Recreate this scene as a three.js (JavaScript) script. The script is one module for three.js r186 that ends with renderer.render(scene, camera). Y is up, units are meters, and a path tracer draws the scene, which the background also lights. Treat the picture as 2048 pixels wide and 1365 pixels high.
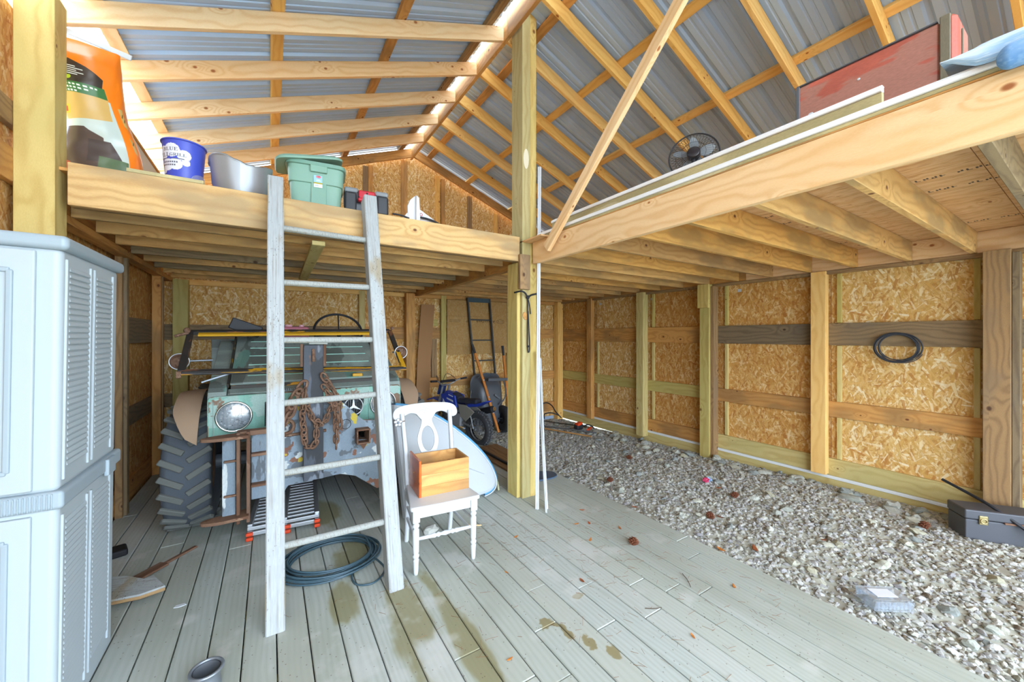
import * as THREE from 'three';
import { mergeGeometries, toCreasedNormals, mergeVertices } from 'three/addons/utils/BufferGeometryUtils.js';
import { RoundedBoxGeometry } from 'three/addons/geometries/RoundedBoxGeometry.js';

// ---------------------------------------------------------------- camera, sky, exposure
const scene = new THREE.Scene();
const YAW = Math.atan(484 / 764);
const camera = new THREE.PerspectiveCamera(2 * Math.atan(682.5 / 764) * 180 / Math.PI, 2048 / 1365, 0.05, 300);
camera.position.set(0, 1.6, 0);
camera.rotation.set(0, -YAW, 0);
camera.setViewOffset(2048, 1365, 0, 9.5, 2048, 1365);
const renderer = new THREE.WebGLRenderer({ antialias: true });
renderer.toneMapping = THREE.LinearToneMapping;
renderer.toneMappingExposure = 3.6;
renderer.shadowMap.enabled = true;
{ // bright overcast sky
  const W = 256, H = 128, d = new Float32Array(W * H * 4);
  for (let y = 0; y < H; y++) for (let x = 0; x < W; x++) {
    const e = Math.sin(((y + 0.5) / H - 0.5) * Math.PI), k = e > 0 ? 1.05 - 0.15 * e : 0.5, i = (y * W + x) * 4;
    d[i] = 2.5 * k; d[i + 1] = 2.95 * k; d[i + 2] = 3.5 * k; d[i + 3] = 1;
  }
  const t = new THREE.DataTexture(d, W, H, THREE.RGBAFormat, THREE.FloatType);
  t.mapping = THREE.EquirectangularReflectionMapping; t.magFilter = THREE.LinearFilter; t.needsUpdate = true;
  scene.background = t; scene.environment = t;
}

// ---------------------------------------------------------------- helpers
let seed = 12345;
const rnd = () => { seed = (seed + 0x6d2b79f5) | 0; let t = Math.imul(seed ^ (seed >>> 15), 1 | seed); t = (t + Math.imul(t ^ (t >>> 7), 61 | t)) ^ t; return ((t ^ (t >>> 14)) >>> 0) / 4294967296; };
const rr = (a, b) => a + (b - a) * rnd();
const pick = (a) => a[Math.floor(rnd() * a.length) % a.length];
const V = (x, y, z) => new THREE.Vector3(x, y, z);
const hash = (x, y, s) => { let h = Math.imul(x, 374761393) ^ Math.imul(y, 668265263) ^ Math.imul(s, 2246822519); h = Math.imul(h ^ (h >>> 13), 1274126177); return ((h ^ (h >>> 16)) >>> 0) / 4294967296; };
const sm = (t) => t * t * (3 - 2 * t);
const mod = (a, n) => ((a % n) + n) % n;
function vn(x, y, s = 0, px = 1 << 20, py = 1 << 20) { // periodic value noise
  const ix = Math.floor(x), iy = Math.floor(y), u = sm(x - ix), v = sm(y - iy), x0 = mod(ix, px), x1 = mod(ix + 1, px), y0 = mod(iy, py), y1 = mod(iy + 1, py);
  const a = hash(x0, y0, s), b = hash(x1, y0, s), c = hash(x0, y1, s), d = hash(x1, y1, s);
  return a + (b - a) * u + (c - a) * v + (a - b - c + d) * u * v;
}
const fbm = (x, y, s, p, q, o = 4) => { let f = 0, a = 0.5, k = 1, n = 0; for (let i = 0; i < o; i++) { f += a * vn(x * k, y * k, s + i, p * k, q * k); n += a; a *= 0.5; k *= 2; } return f / n; };
const mix = (a, b, t) => [a[0] + (b[0] - a[0]) * t, a[1] + (b[1] - a[1]) * t, a[2] + (b[2] - a[2]) * t];
const cl = (x, a = 0, b = 1) => Math.min(b, Math.max(a, x));
const ss = (a, b, x) => sm(cl((x - a) / (b - a)));
function dataTex(w, h, fn, srgb = true) {
  const d = new Uint8Array(w * h * 4);
  for (let y = 0; y < h; y++) for (let x = 0; x < w; x++) { const c = fn(x / w, y / h), i = (y * w + x) * 4; d[i] = cl(c[0], 0, 255); d[i + 1] = cl(c[1], 0, 255); d[i + 2] = cl(c[2], 0, 255); d[i + 3] = 255; }
  const t = new THREE.DataTexture(d, w, h, THREE.RGBAFormat); t.magFilter = THREE.LinearFilter; t.wrapS = t.wrapT = THREE.RepeatWrapping; if (srgb) t.colorSpace = THREE.SRGBColorSpace; t.needsUpdate = true; return t;
}
function canvasTex(w, h, fn, wrap = false) {
  const c = document.createElement('canvas'); c.width = w; c.height = h; fn(c.getContext('2d'), w, h);
  const t = new THREE.CanvasTexture(c); t.colorSpace = THREE.SRGBColorSpace; if (wrap) t.wrapS = t.wrapT = THREE.RepeatWrapping; return t;
}
const std = (o) => new THREE.MeshStandardMaterial({ roughness: 0.75, ...o });
const phy = (o) => new THREE.MeshPhysicalMaterial(o);

const taken = new Map();
function numbered(n) { const k = taken.get(n) || 0; taken.set(n, k + 1); return k ? n + '_' + String(k).padStart(3, '0') : n; }
function shadow(m) { m.castShadow = m.receiveShadow = true; return m; }
// a thing: a Group at its base; parts are given in world coordinates and moved under it
function thing(name, label, category, base = [0, 0, 0], group, kind) {
  const g = new THREE.Group(); g.name = numbered(name); g.position.set(...base); scene.add(g);
  g.userData = { label, category }; if (group) g.userData.group = group;
  if (kind) { g.userData = { label, kind }; }
  return g;
}
const structure = (name, label) => thing(name, label, null, [0, 0, 0], null, 'structure');
// part in world coordinates under a thing (or under a part of a thing)
function P(name, geo, m, parent, label) {
  const o = shadow(new THREE.Mesh(Array.isArray(geo) ? join(geo) : geo, m)); o.name = name;
  if (label) o.userData.label = label;
  if (parent) { parent.add(o); const b = new THREE.Vector3(); let p = parent; while (p && p !== scene) { b.add(p.position); p = p.parent; } o.position.sub(b); } else scene.add(o);
  return o;
}
function L(name, geo, m, parent, label) { // part in the parent's own coordinates
  const o = shadow(new THREE.Mesh(Array.isArray(geo) ? join(geo) : geo, m)); o.name = name; if (label) o.userData.label = label; parent.add(o); return o;
}
function solo(name, label, category, geo, m, group) { const o = shadow(new THREE.Mesh(Array.isArray(geo) ? join(geo) : geo, m)); o.name = numbered(name); o.userData = { label, category }; if (group) o.userData.group = group; scene.add(o); return o; }
function plain(g) { const n = g.index ? g.toNonIndexed() : g; for (const k of Object.keys(n.attributes)) if (!['position', 'normal', 'uv'].includes(k)) n.deleteAttribute(k); if (!n.attributes.normal) n.computeVertexNormals(); if (!n.attributes.uv) n.setAttribute('uv', new THREE.BufferAttribute(new Float32Array(n.attributes.position.count * 2), 2)); return n; }
const join = (a) => a.length === 1 ? a[0] : mergeGeometries(a.map(plain));
const T = (g, x, y, z, rx = 0, ry = 0, rz = 0) => { if (rx || ry || rz) g.applyMatrix4(new THREE.Matrix4().makeRotationFromEuler(new THREE.Euler(rx, ry, rz))); return g.translate(x, y, z); };

// chamfered box, long axis X; uv in units of the wood textures (2.4 m x 0.6 m)
const UL = 2.4, UW = 0.6;
function cbox(l, w, t, ch = 0.003, ox = rnd() * 7, oy = rnd() * 7, sl = UL, sw = UW) {
  const h = [l / 2, w / 2, t / 2], c = Math.min(ch, Math.min(l, w, t) * 0.3), pos = [], nor = [], uv = [];
  const add = (pts, n) => {
    const an = n.map(Math.abs), k = an[0] > an[1] + 1e-6 && an[0] > an[2] + 1e-6 ? 0 : an[1] > an[2] ? 1 : 2;
    const e1 = pts[1].map((v, i) => v - pts[0][i]), e2 = pts[2].map((v, i) => v - pts[0][i]);
    const cr = [e1[1] * e2[2] - e1[2] * e2[1], e1[2] * e2[0] - e1[0] * e2[2], e1[0] * e2[1] - e1[1] * e2[0]];
    if (cr[0] * n[0] + cr[1] * n[1] + cr[2] * n[2] < 0) pts = pts.slice().reverse();
    const tri = pts.length === 4 ? [0, 1, 2, 0, 2, 3] : [0, 1, 2], len = Math.hypot(...n);
    for (const i of tri) { const p = pts[i]; pos.push(...p); nor.push(n[0] / len, n[1] / len, n[2] / len); uv.push(...(k === 2 ? [p[0] / sl + ox, p[1] / sw + oy] : k === 1 ? [p[0] / sl + ox, p[2] / sw + oy + 0.37] : [p[2] / sl + ox, p[1] / sw + oy])); }
  };
  for (let a = 0; a < 3; a++) {
    const b = (a + 1) % 3, d = (a + 2) % 3;
    for (const s of [-1, 1]) {
      const mk = (sb, sd) => { const p = [0, 0, 0]; p[a] = s * h[a]; p[b] = sb * (h[b] - c); p[d] = sd * (h[d] - c); return p; }, n = [0, 0, 0]; n[a] = s;
      add([mk(-1, -1), mk(1, -1), mk(1, 1), mk(-1, 1)], n);
      for (const s2 of [-1, 1]) { // edge between faces a (sign s) and b (sign s2)
        const q = (fa, sd) => { const p = [0, 0, 0]; p[a] = s * (h[a] - (fa ? 0 : c)); p[b] = s2 * (h[b] - (fa ? c : 0)); p[d] = sd * (h[d] - c); return p; }, m = [0, 0, 0]; m[a] = s; m[b] = s2;
        add([q(1, -1), q(1, 1), q(0, 1), q(0, -1)], m);
      }
    }
  }
  for (const x of [-1, 1]) for (const y of [-1, 1]) for (const z of [-1, 1]) { const f = (k) => [x * (h[0] - (k === 0 ? 0 : c)), y * (h[1] - (k === 1 ? 0 : c)), z * (h[2] - (k === 2 ? 0 : c))]; add([f(0), f(1), f(2)], [x, y, z]); }
  const g = new THREE.BufferGeometry();
  g.setAttribute('position', new THREE.Float32BufferAttribute(pos, 3)); g.setAttribute('normal', new THREE.Float32BufferAttribute(nor, 3)); g.setAttribute('uv', new THREE.Float32BufferAttribute(uv, 2));
  return g;
}
// board from p to q: w across along "up", t across the other way
function board(p, q, w, t, up = V(0, 1, 0), ch) {
  const x = q.clone().sub(p), l = x.length(); x.normalize();
  const z = x.clone().cross(up).normalize(), y = z.clone().cross(x);
  const g = cbox(l, w, t, ch); g.applyMatrix4(new THREE.Matrix4().makeBasis(x, y, z)); const c = p.clone().add(q).multiplyScalar(0.5); return g.translate(c.x, c.y, c.z);
}
// axis-aligned board by its limits; grain along the longest side
function bb(x0, x1, y0, y1, z0, z1, ch) {
  const dx = x1 - x0, dy = y1 - y0, dz = z1 - z0; let g;
  if (dx >= dy && dx >= dz) g = cbox(dx, dy, dz, ch);
  else if (dy >= dz) { g = cbox(dy, dx, dz, ch); g.rotateZ(Math.PI / 2); }
  else { g = cbox(dz, dy, dx, ch); g.rotateY(Math.PI / 2); }
  return g.translate((x0 + x1) / 2, (y0 + y1) / 2, (z0 + z1) / 2);
}
const tube = (pts, r, seg = 32, rad = 8, closed = false) => new THREE.TubeGeometry(new THREE.CatmullRomCurve3(pts.map((p) => Array.isArray(p) ? V(...p) : p), closed), seg, r, rad, closed);
function rod(p, q, r, r2 = r, n = 10) { const d = q.clone().sub(p), g = new THREE.CylinderGeometry(r2, r, d.length(), n); g.applyQuaternion(new THREE.Quaternion().setFromUnitVectors(V(0, 1, 0), d.clone().normalize())); const c = p.clone().add(q).multiplyScalar(0.5); return g.translate(c.x, c.y, c.z); }
const lathe = (pts, n = 24) => new THREE.LatheGeometry(pts.map((p) => new THREE.Vector2(p[0], p[1])), n);
function extr(pts, depth, bevel = 0, curve = 6, holes = []) {
  const s = pts instanceof THREE.Shape ? pts : new THREE.Shape(pts.map((p) => new THREE.Vector2(p[0], p[1]))); for (const h of holes) s.holes.push(h);
  return new THREE.ExtrudeGeometry(s, { depth: depth - 2 * bevel, bevelEnabled: bevel > 0, bevelSize: bevel, bevelThickness: bevel, bevelOffset: -bevel, bevelSegments: 2, curveSegments: curve }).translate(0, 0, -depth / 2 + bevel);
}
const rbox = (w, h, d, r = 0.01, s = 2) => new RoundedBoxGeometry(w, h, d, s, Math.min(r, w / 2.01, h / 2.01, d / 2.01));

// ---------------------------------------------------------------- wood and panel textures
function woodTex(s, base, late, knotC, knots, rings, blotch, blotchC) {
  const K = []; for (let i = 0; i < knots; i++) K.push([0.08 + 0.84 * hash(i, 1, s), 0.12 + 0.76 * hash(i, 2, s), 0.010 + 0.022 * hash(i, 3, s)]);
  return dataTex(1024, 256, (u, v) => {
    let f = v * rings + 3.2 * fbm(u * 3, v * 3, s, 3, 3, 3) + 0.5 * vn(u * 24, v * 12, s + 9, 24, 12), kn = 0;
    for (const [a, b, r] of K) { const dx = (u - a) * UL, dy = (v - b) * UW, d2 = (dx * dx / 5 + dy * dy) / (r * r); f += 2.6 * Math.exp(-d2 * 0.35) * Math.sign(dy || 1); kn = Math.max(kn, 1 - ss(0.35, 1, Math.sqrt(dx * dx / 2 + dy * dy) / r * 1.6)); }
    const g = Math.pow(0.5 + 0.5 * Math.sin(f * 6.283), 2.2), fine = vn(u * 300, v * 256, s + 5, 300, 256);
    let c = mix(base, late, 0.46 * g + 0.2 * (fine - 0.5)); const b = fbm(u * 5, v * 3, s + 20, 5, 3, 4); c = mix(c, blotchC, blotch * ss(0.5, 0.75, b));
    return mix(c, knotC, kn * 0.85);
  });
}
const TW = {
  pine: woodTex(3, [243, 217, 178], [222, 178, 124], [150, 84, 40], 7, 9, 0.25, [236, 192, 134]),
  treated: woodTex(17, [220, 207, 160], [190, 164, 108], [118, 78, 40], 4, 7, 0.4, [200, 194, 144]),
  weathered: woodTex(29, [168, 152, 124], [118, 102, 84], [70, 48, 34], 6, 14, 0.6, [138, 132, 124]),
  joist: woodTex(41, [224, 192, 142], [186, 142, 90], [96, 54, 28], 7, 10, 0.6, [160, 142, 116]),
};
const TOSB = canvasTex(1024, 1024, (g, w, h) => {
  g.fillStyle = '#c99a52'; g.fillRect(0, 0, w, h);
  const cols = ['#e6c78a', '#dcb26a', '#cfa052', '#c48c42', '#efd9a8', '#d6a85c', '#e0b974', '#bd8340', '#f3e4be', '#dcac62'];
  for (let i = 0; i < 9000; i++) {
    const x = rnd() * w, y = rnd() * h, l = rr(24, 95), t = rr(5, 20), a = rnd() < 0.6 ? rr(-0.7, 0.7) + Math.PI / 2 : rr(-1.6, 1.6);
    g.fillStyle = rnd() < 0.03 ? '#f3e6c8' : pick(cols); g.globalAlpha = rr(0.4, 0.88);
    for (const ox of [-w, 0, w]) for (const oy of [-h, 0, h]) if (Math.abs(x + ox - w / 2) < w / 2 + 60 && Math.abs(y + oy - h / 2) < h / 2 + 60) {
      g.save(); g.translate(x + ox, y + oy); g.rotate(a); g.beginPath(); g.moveTo(-l / 2, -t / 2); g.lineTo(l / 2 - t * 0.3, -t * 0.45); g.lineTo(l / 2, t * 0.2); g.lineTo(-l / 2 + t * 0.4, t / 2); g.fill();
      if (i % 3 === 0) { g.strokeStyle = '#7d4c1d'; g.lineWidth = 1; g.globalAlpha = 0.25; g.stroke(); } g.restore();
    }
  }
  g.globalAlpha = 1;
}, true);
const wood = (k, color, rough = 0.72) => std({ map: TW[k], bumpMap: TW[k], bumpScale: 0.0012, color, roughness: rough });
const M = {
  rafter: [wood('pine', 0xfff6ea), wood('pine', 0xffefdc), wood('pine', 0xfffaf2)],
  golden: [wood('pine', 0xffe9a8), wood('pine', 0xfbe09a), wood('pine', 0xffedb8)],
  post: [wood('treated', 0xfaecc0), wood('treated', 0xeee8cc), wood('treated', 0xf6e9ba)],
  greenish: wood('treated', 0xe2dcae),
  girt: [wood('weathered', 0xdccdba), wood('weathered', 0xc4bcb2), wood('weathered', 0xf2d6b4)],
  girtWarm: [wood('joist', 0xf2d3a4), wood('joist', 0xe6c698)],
  joist: [wood('joist', 0xfff0d0), wood('joist', 0xf2dcba), wood('joist', 0xdccbb2), wood('joist', 0xffe6b0), wood('weathered', 0xeee6d8)],
  beam: wood('joist', 0xf6eedb), beamPale: wood('pine', 0xfff2e0),
  ledger: wood('pine', 0xf8ece0),
  osb: [std({ map: TOSB, color: 0xffffff, roughness: 0.8, bumpMap: TOSB, bumpScale: 0.0008 }), std({ map: TOSB, color: 0xf3e4cf, roughness: 0.8, bumpMap: TOSB, bumpScale: 0.0008 }), std({ map: TOSB, color: 0xe6d2b8, roughness: 0.8, bumpMap: TOSB, bumpScale: 0.0008 })],
  vinyl: std({ color: 0xe6ebee, roughness: 0.5 }),
  metalSheet: std({ color: 0xb4cdee, metalness: 0.1, roughness: 0.26 }),
  eaveSheet: phy({ color: 0xf4f6f8, roughness: 0.9, transmission: 0.5, thickness: 0, side: THREE.DoubleSide }),
};
const any = (m) => Array.isArray(m) ? pick(m) : m;
const osbGeo = (x0, x1, y0, y1, z0, z1) => { // uv: one texture per 1.22 m
  const dx = x1 - x0, dz = z1 - z0, g = cbox(dx > dz ? dx : dz, y1 - y0, dx > dz ? dz : dx, 0.002, rnd() * 7, rnd() * 7, 1.5, 1.5); if (dz > dx) g.rotateY(Math.PI / 2); return g.translate((x0 + x1) / 2, (y0 + y1) / 2, (z0 + z1) / 2);
};

// ---------------------------------------------------------------- structure
const XR = 5.37, XL = -1.19, ZB = -6.54, XC = 2.08, ZF = 2.6;
const yb = (x) => 4.67 - 0.38 * Math.abs(x - XC); // underside of the rafters
// ground outside
{
  const t = dataTex(256, 256, (u, v) => { const n = fbm(u * 16, v * 16, 71, 16, 16, 4); return mix([150, 150, 138], [205, 203, 190], n); });
  t.repeat.set(30, 30);
  const g = P('yard_ground', new THREE.PlaneGeometry(90, 90).rotateX(-Math.PI / 2).translate(0, -0.32, 0), std({ map: t, roughness: 0.95 }), null); g.userData = { kind: 'structure', label: 'pale gravel yard around the shed' };
}
// wood deck
const DX0 = -1.15, DX1 = 2.83, DZ0 = -6.48, DZ1 = 2.6, BW = 0.1475;
{
  const nb = Math.round((DX1 - DX0) / BW), wet = (x, z) => { // damp patches seen on the photograph
    const e = (a, b, rx, rz, ang = 0) => { const dx = x - a, dz = z - b, c = Math.cos(ang), s = Math.sin(ang), p = (dx * c + dz * s) / rx, q = (-dx * s + dz * c) / rz; return Math.sqrt(p * p + q * q); };
    return Math.min(e(0.87, -1.75, 0.075, 0.72), e(0.70, -2.2, 0.12, 0.3), e(0.36, -2.45, 0.1, 0.22), e(0.58, -1.3, 0.08, 0.7), e(0.42, -3.85, 0.14, 0.3), e(0.55, -3.0, 0.14, 0.25));
  };
  const drip = (x, z) => Math.min(Math.hypot((x - 1.30) / 0.045, (z + 1.70) / 0.04), Math.hypot((x - 1.355) / 0.022, (z + 1.61) / 0.075), Math.hypot((x - 1.41) / 0.03, (z + 1.48) / 0.06), Math.hypot((x - 1.60) / 0.035, (z + 1.78) / 0.025), Math.hypot((x - 1.47) / 0.035, (z + 1.36) / 0.05));
  const tex = dataTex(1024, 2048, (u, v) => {
    const x = DX0 + u * (DX1 - DX0), z = DZ0 + v * (DZ1 - DZ0), b = Math.floor((x - DX0) / BW), hb = hash(b, 3, 7), hz = hash(b, 9, 7) * 50;
    const f = (x * 70 + 6 * vn(x * 5 + hb * 90, z * 0.9 + hz, 31) + 1.2 * vn(x * 22, z * 4 + hz, 33)), g = Math.pow(0.5 + 0.5 * Math.sin(f * 3.1), 1.6), fine = vn(x * 420, z * 14 + hz, 35);
    let c = mix([187, 196, 192], [163, 171, 163], 0.5 * g + 0.35 * fine); c = mix(c, [199, 199, 192], 0.5 * hash(b, 4, 7)); c = mix(c, [163, 167, 150], 0.4 * hash(b, 5, 7));
    c = mix(c, [146, 149, 134], 0.45 * ss(0.5, 0.8, fbm(x * 1.7 + 9, z * 0.9, 44, 1e6, 1e6, 4)));
    const n = fbm(x * 9, z * 4, 52, 1e6, 1e6, 4), w = 1 - ss(0.75, 1.1, wet(x, z) + (n - 0.5) * 1.1); c = mix(c, [132, 126, 86], 0.7 * w);
    const dr = 1 - ss(0.8, 1.1, drip(x, z) + (fbm(x * 30, z * 30, 58, 1e6, 1e6, 3) - 0.5) * 1.6); c = mix(c, [132, 118, 76], 0.75 * dr);
    if (hash(Math.floor(x * 260), Math.floor(z * 260), 61) > 0.9975) c = mix(c, [82, 72, 56], 0.8);
    c = mix(c, [205, 206, 202], 0.5 * ss(0.62, 0.8, fbm(x * 5, z * 5, 66, 1e6, 1e6, 5)));
    return c;
  });
  const m = std({ map: tex, bumpMap: tex, bumpScale: 0.0015, roughness: 0.68 }), floor = structure('floor', 'weathered pale grey-green plank deck');
  for (let i = 0; i < nb; i++) {
    const x0 = DX0 + i * BW + 0.003, x1 = DX0 + (i + 1) * BW - 0.003, cuts = [DZ0, DZ0 + rr(1.4, 3.2), DZ0 + rr(4.4, 5.6), DZ1];
    if (i % 3) cuts.splice(1, 1);
    for (let k = 0; k + 1 < cuts.length; k++) {
      const g = cbox(cuts[k + 1] - cuts[k] - 0.003, x1 - x0, 0.036, 0.004).rotateX(-Math.PI / 2).rotateY(Math.PI / 2).translate((x0 + x1) / 2, -0.018 - rnd() * 0.0025, (cuts[k] + cuts[k + 1]) / 2), p = g.attributes.position, uv = g.attributes.uv;
      for (let j = 0; j < p.count; j++) uv.setXY(j, (p.getX(j) - DX0) / (DX1 - DX0), (p.getZ(j) - DZ0) / (DZ1 - DZ0));
      P('plank', g, m, floor);
    }
  }
  for (let z = DZ0 + 0.1; z < DZ1; z += 0.6) P('deck_joist', bb(DX0, DX1 - 0.02, -0.24, -0.042, z, z + 0.04), M.greenish, floor);
  P('rim_joist', bb(DX1 - 0.04, DX1 - 0.002, -0.26, -0.04, DZ0, DZ1), M.greenish, floor);
}
// walls: posts, girts, panels
function panelWall(parent, along, face, out, a0, a1, y0, y1, mats, topY) {
  for (let a = a0; a < a1 - 0.05; a += 1.22) {
    const b = Math.min(a + 1.22, a1), e = 0.0015;
    const f0 = Math.min(face, face + out * 0.012), f1 = Math.max(face, face + out * 0.012);
    P('board_panel', along === 'z' ? osbGeo(f0, f1, y0, y1, a + e, b - e) : osbGeo(a + e, b - e, y0, y1, f0, f1), any(mats), parent);
  }
}
const wr = structure('wall_right', 'right wall of strand board panels between posts and rails');
panelWall(wr, 'z', XR, 1, -6.6, ZF, -0.02, 3.44, M.osb);
const girtY = [[1.50, 1.745, 'w'], [0.695, 0.87, 'n'], [0.035, 0.225, 'p']];
{
  const stops = [-6.5, -5.43, -4.2, -3.08, -1.8, -0.535, 0.7, ZF];
  for (let i = 0; i + 1 < stops.length; i++) for (const [y0, y1, k] of girtY) {
    const m = k === 'w' ? (i < 3 ? pick(M.girtWarm) : M.girt[i % 2]) : k === 'n' ? (i < 3 ? M.greenish : M.girtWarm[i % 2]) : (i < 3 ? M.girtWarm[1] : M.post[1]);
    P('girt', bb(5.33, XR - 0.001, y0, y1, stops[i], stops[i + 1] - 0.002), m, wr);
  }
  for (const [z0, z1, y0, m, x0] of [[-6.5, -6.36, -0.25, M.golden[0], 5.19], [-5.54, -5.42, 0.0, M.girtWarm[0], 5.24], [-4.31, -4.17, -0.06, M.post[1], 5.2], [-3.18, -3.04, -0.25, M.greenish, 5.19], [-1.87, -1.73, 0.05, M.golden[2], 5.24], [-0.61, -0.46, -0.25, M.girt[2], 5.18], [0.62, 0.77, -0.2, M.post[0], 5.18]])
    P('post', bb(x0, 5.329, y0, 2.33, z0, z1), m, wr);
  P('post_pad', bb(5.15, 5.189, 2.0, 2.33, -3.19, -3.03), M.post[2], wr);
  P('post_side', bb(5.22, 5.329, -0.2, 2.3, -3.038, -2.99), M.girt[2], wr);
  P('post_side', bb(5.2, 5.329, -0.2, 2.3, -0.458, -0.415), M.girt[1], wr);
  for (const z of [-1.66, -0.68, -2.9, -4.1, -5.36, -0.36]) P('panel_batten', bb(5.335, XR - 0.001, 0.23, 1.495, z, z + 0.04), M.post[1], wr);
  for (const z of [-1.66, -0.68, -2.9, -4.1]) P('panel_batten', bb(5.335, XR - 0.001, 1.75, 2.33, z, z + 0.04), M.greenish, wr);
  let pz = -6.5; for (const z of [-3.1, -0.5, ZF]) { P('skirt_board', bb(5.325, 5.365, -0.158, -0.002, pz, z - 0.003), M.post[1], wr); P('vinyl_strip', bb(5.318, 5.365, 0, 0.033, pz, z - 0.003), M.vinyl, wr); pz = z; }
}
const wb = structure('wall_back', 'back wall and gable of strand board panels and posts');
panelWall(wb, 'x', ZB, -1, XL - 0.02, XR + 0.01, -0.12, 2.36, [M.osb[1], M.osb[0]]);
{ // gable panels cut to the roof slope
  for (let x = XL; x < XR - 0.02; x += 0.82) {
    const x1 = Math.min(x + 0.82, XR), s = [[x, 2.362], [x1, 2.362], [x1, yb(x1) + 0.13]]; if (x < XC && x1 > XC) s.push([XC, yb(XC) + 0.13]); s.push([x, yb(x) + 0.13]);
    const g = extr(s, 0.012).translate(0, 0, ZB - 0.006), p = g.attributes.position, uv = g.attributes.uv; for (let j = 0; j < p.count; j++) uv.setXY(j, p.getX(j) / 1.22 + x * 3.1, p.getY(j) / 1.22);
    P('gable_panel', g, pick([M.osb[0], M.osb[1]]), wb);
  }
  for (const [x, w, m] of [[0.1, 0.045, 1], [0.71, 0.045, 0], [1.28, 0.06, 2], [1.36, 0.05, 1], [1.9, 0.085, 1], [2.52, 0.05, 0], [2.62, 0.05, 1], [3.15, 0.06, 2], [3.72, 0.05, 0], [3.8, 0.05, 1], [4.4, 0.05, 2], [-0.5, 0.05, 0]])
    P('gable_stud', bb(x, x + w, 2.58, yb(x + w / 2) - 0.005 - 0.02, -6.5, ZB + 0.001), m === 1 ? M.girtWarm[0] : m === 2 ? M.girt[2] : M.golden[1], wb);
  const stops = [-1.15, 1.27, 2.0, 2.63, 4.0, 5.3];
  for (let i = 0; i + 1 < stops.length; i++) for (const [y0, y1] of [[1.555, 1.755], [0.69, 0.86], [0.0, 0.2]]) P('girt', bb(stops[i], stops[i + 1] - 0.002, y0, y1, ZB + 0.001, -6.5), i > 0 ? pick(M.girtWarm) : M.girt[0], wb);
  for (const [x0, x1, m, d] of [[-1.04, -0.89, M.greenish, 0.13], [1.2, 1.29, M.post[1], 0.05], [1.935, 2.085, M.girtWarm[0], 0.13], [2.585, 2.68, M.greenish, 0.06], [3.98, 4.06, M.post[1], 0.05]]) P('post', bb(x0, x1, -0.2, 2.33, -6.5, -6.499 + d), m, wb);
  P('header', bb(-0.89, 1.93, 2.27, 2.34, -6.5, -6.46), M.golden[2], wb); P('header', bb(2.09, 5.18, 2.27, 2.34, -6.5, -6.46), M.girtWarm[0], wb);
  P('girt_block', bb(2.3, 2.52, 1.78, 1.9, -6.5, -6.44), M.greenish, wb);
  P('girt_block', bb(2.42, 2.52, 0.87, 1.55, -6.52, -6.48), M.girt[2], wb);
}
P('outer_cladding', bb(XL - 0.04, XR + 0.04, -0.31, 3.4, ZB - 0.04, ZB - 0.016), M.metalSheet, wb);
P('outer_cladding', bb(XR + 0.014, XR + 0.04, 0.0, 3.4, -6.55, ZF), M.metalSheet, wr);
const wl = structure('wall_left', 'left wall of strand board panels, open under the eave');
panelWall(wl, 'z', XL, -1, -6.55, ZF, -0.15, 2.62, [M.osb[2], M.osb[1]]);
{
  const stops = [-6.5, -5.98, -4.7, -3.25, -1.8, -0.5, ZF];
  for (let i = 0; i + 1 < stops.length; i++) for (const [y0, y1, k] of [[1.53, 1.785, 'w'], [0.73, 0.9, 'n'], [0.02, 0.21, 'p'], [2.42, 2.6, 't']]) P('girt', bb(XL + 0.001, -1.15, y0, y1, stops[i], stops[i + 1] - 0.002), k === 'w' || k === 'n' ? M.girt[i % 2] : pick(M.girtWarm), wl);
  P('stud', bb(-1.149, -1.06, -0.1, 2.33, -6.03, -5.98), M.girt[2], wl); P('stud', bb(-1.149, -1.07, -0.1, 2.33, -5.975, -5.93), M.girtWarm[1], wl);
  P('stud', bb(-1.149, -1.10, -0.1, 2.33, -4.72, -4.68), M.girt[2], wl); P('stud', bb(-1.149, -1.08, -0.1, 2.33, -4.79, -4.73), M.girt[0], wl);
  P('post', bb(-1.15, -1.0, -0.25, 3.5, -3.27, -3.12), M.post[0], wl);
  P('post', bb(-1.149, -1.0, -0.25, 3.5, -0.3, -0.15), M.post[2], wl);
  P('girt', bb(XL + 0.001, -1.152, 2.72, 2.85, -3.28, ZF), M.girt[2], wl);
  panelWall(wl, 'z', XL - 0.001, -1, -3.3, ZF, 2.625, 3.4, [M.osb[1]]);
  P('outer_cladding', bb(XL - 0.04, XL - 0.016, -0.31, 2.62, -6.58, -3.3), M.metalSheet, wl); P('outer_cladding', bb(XL - 0.04, XL - 0.016, -0.31, 3.4, -3.299, ZF), M.metalSheet, wl);
}
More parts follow.
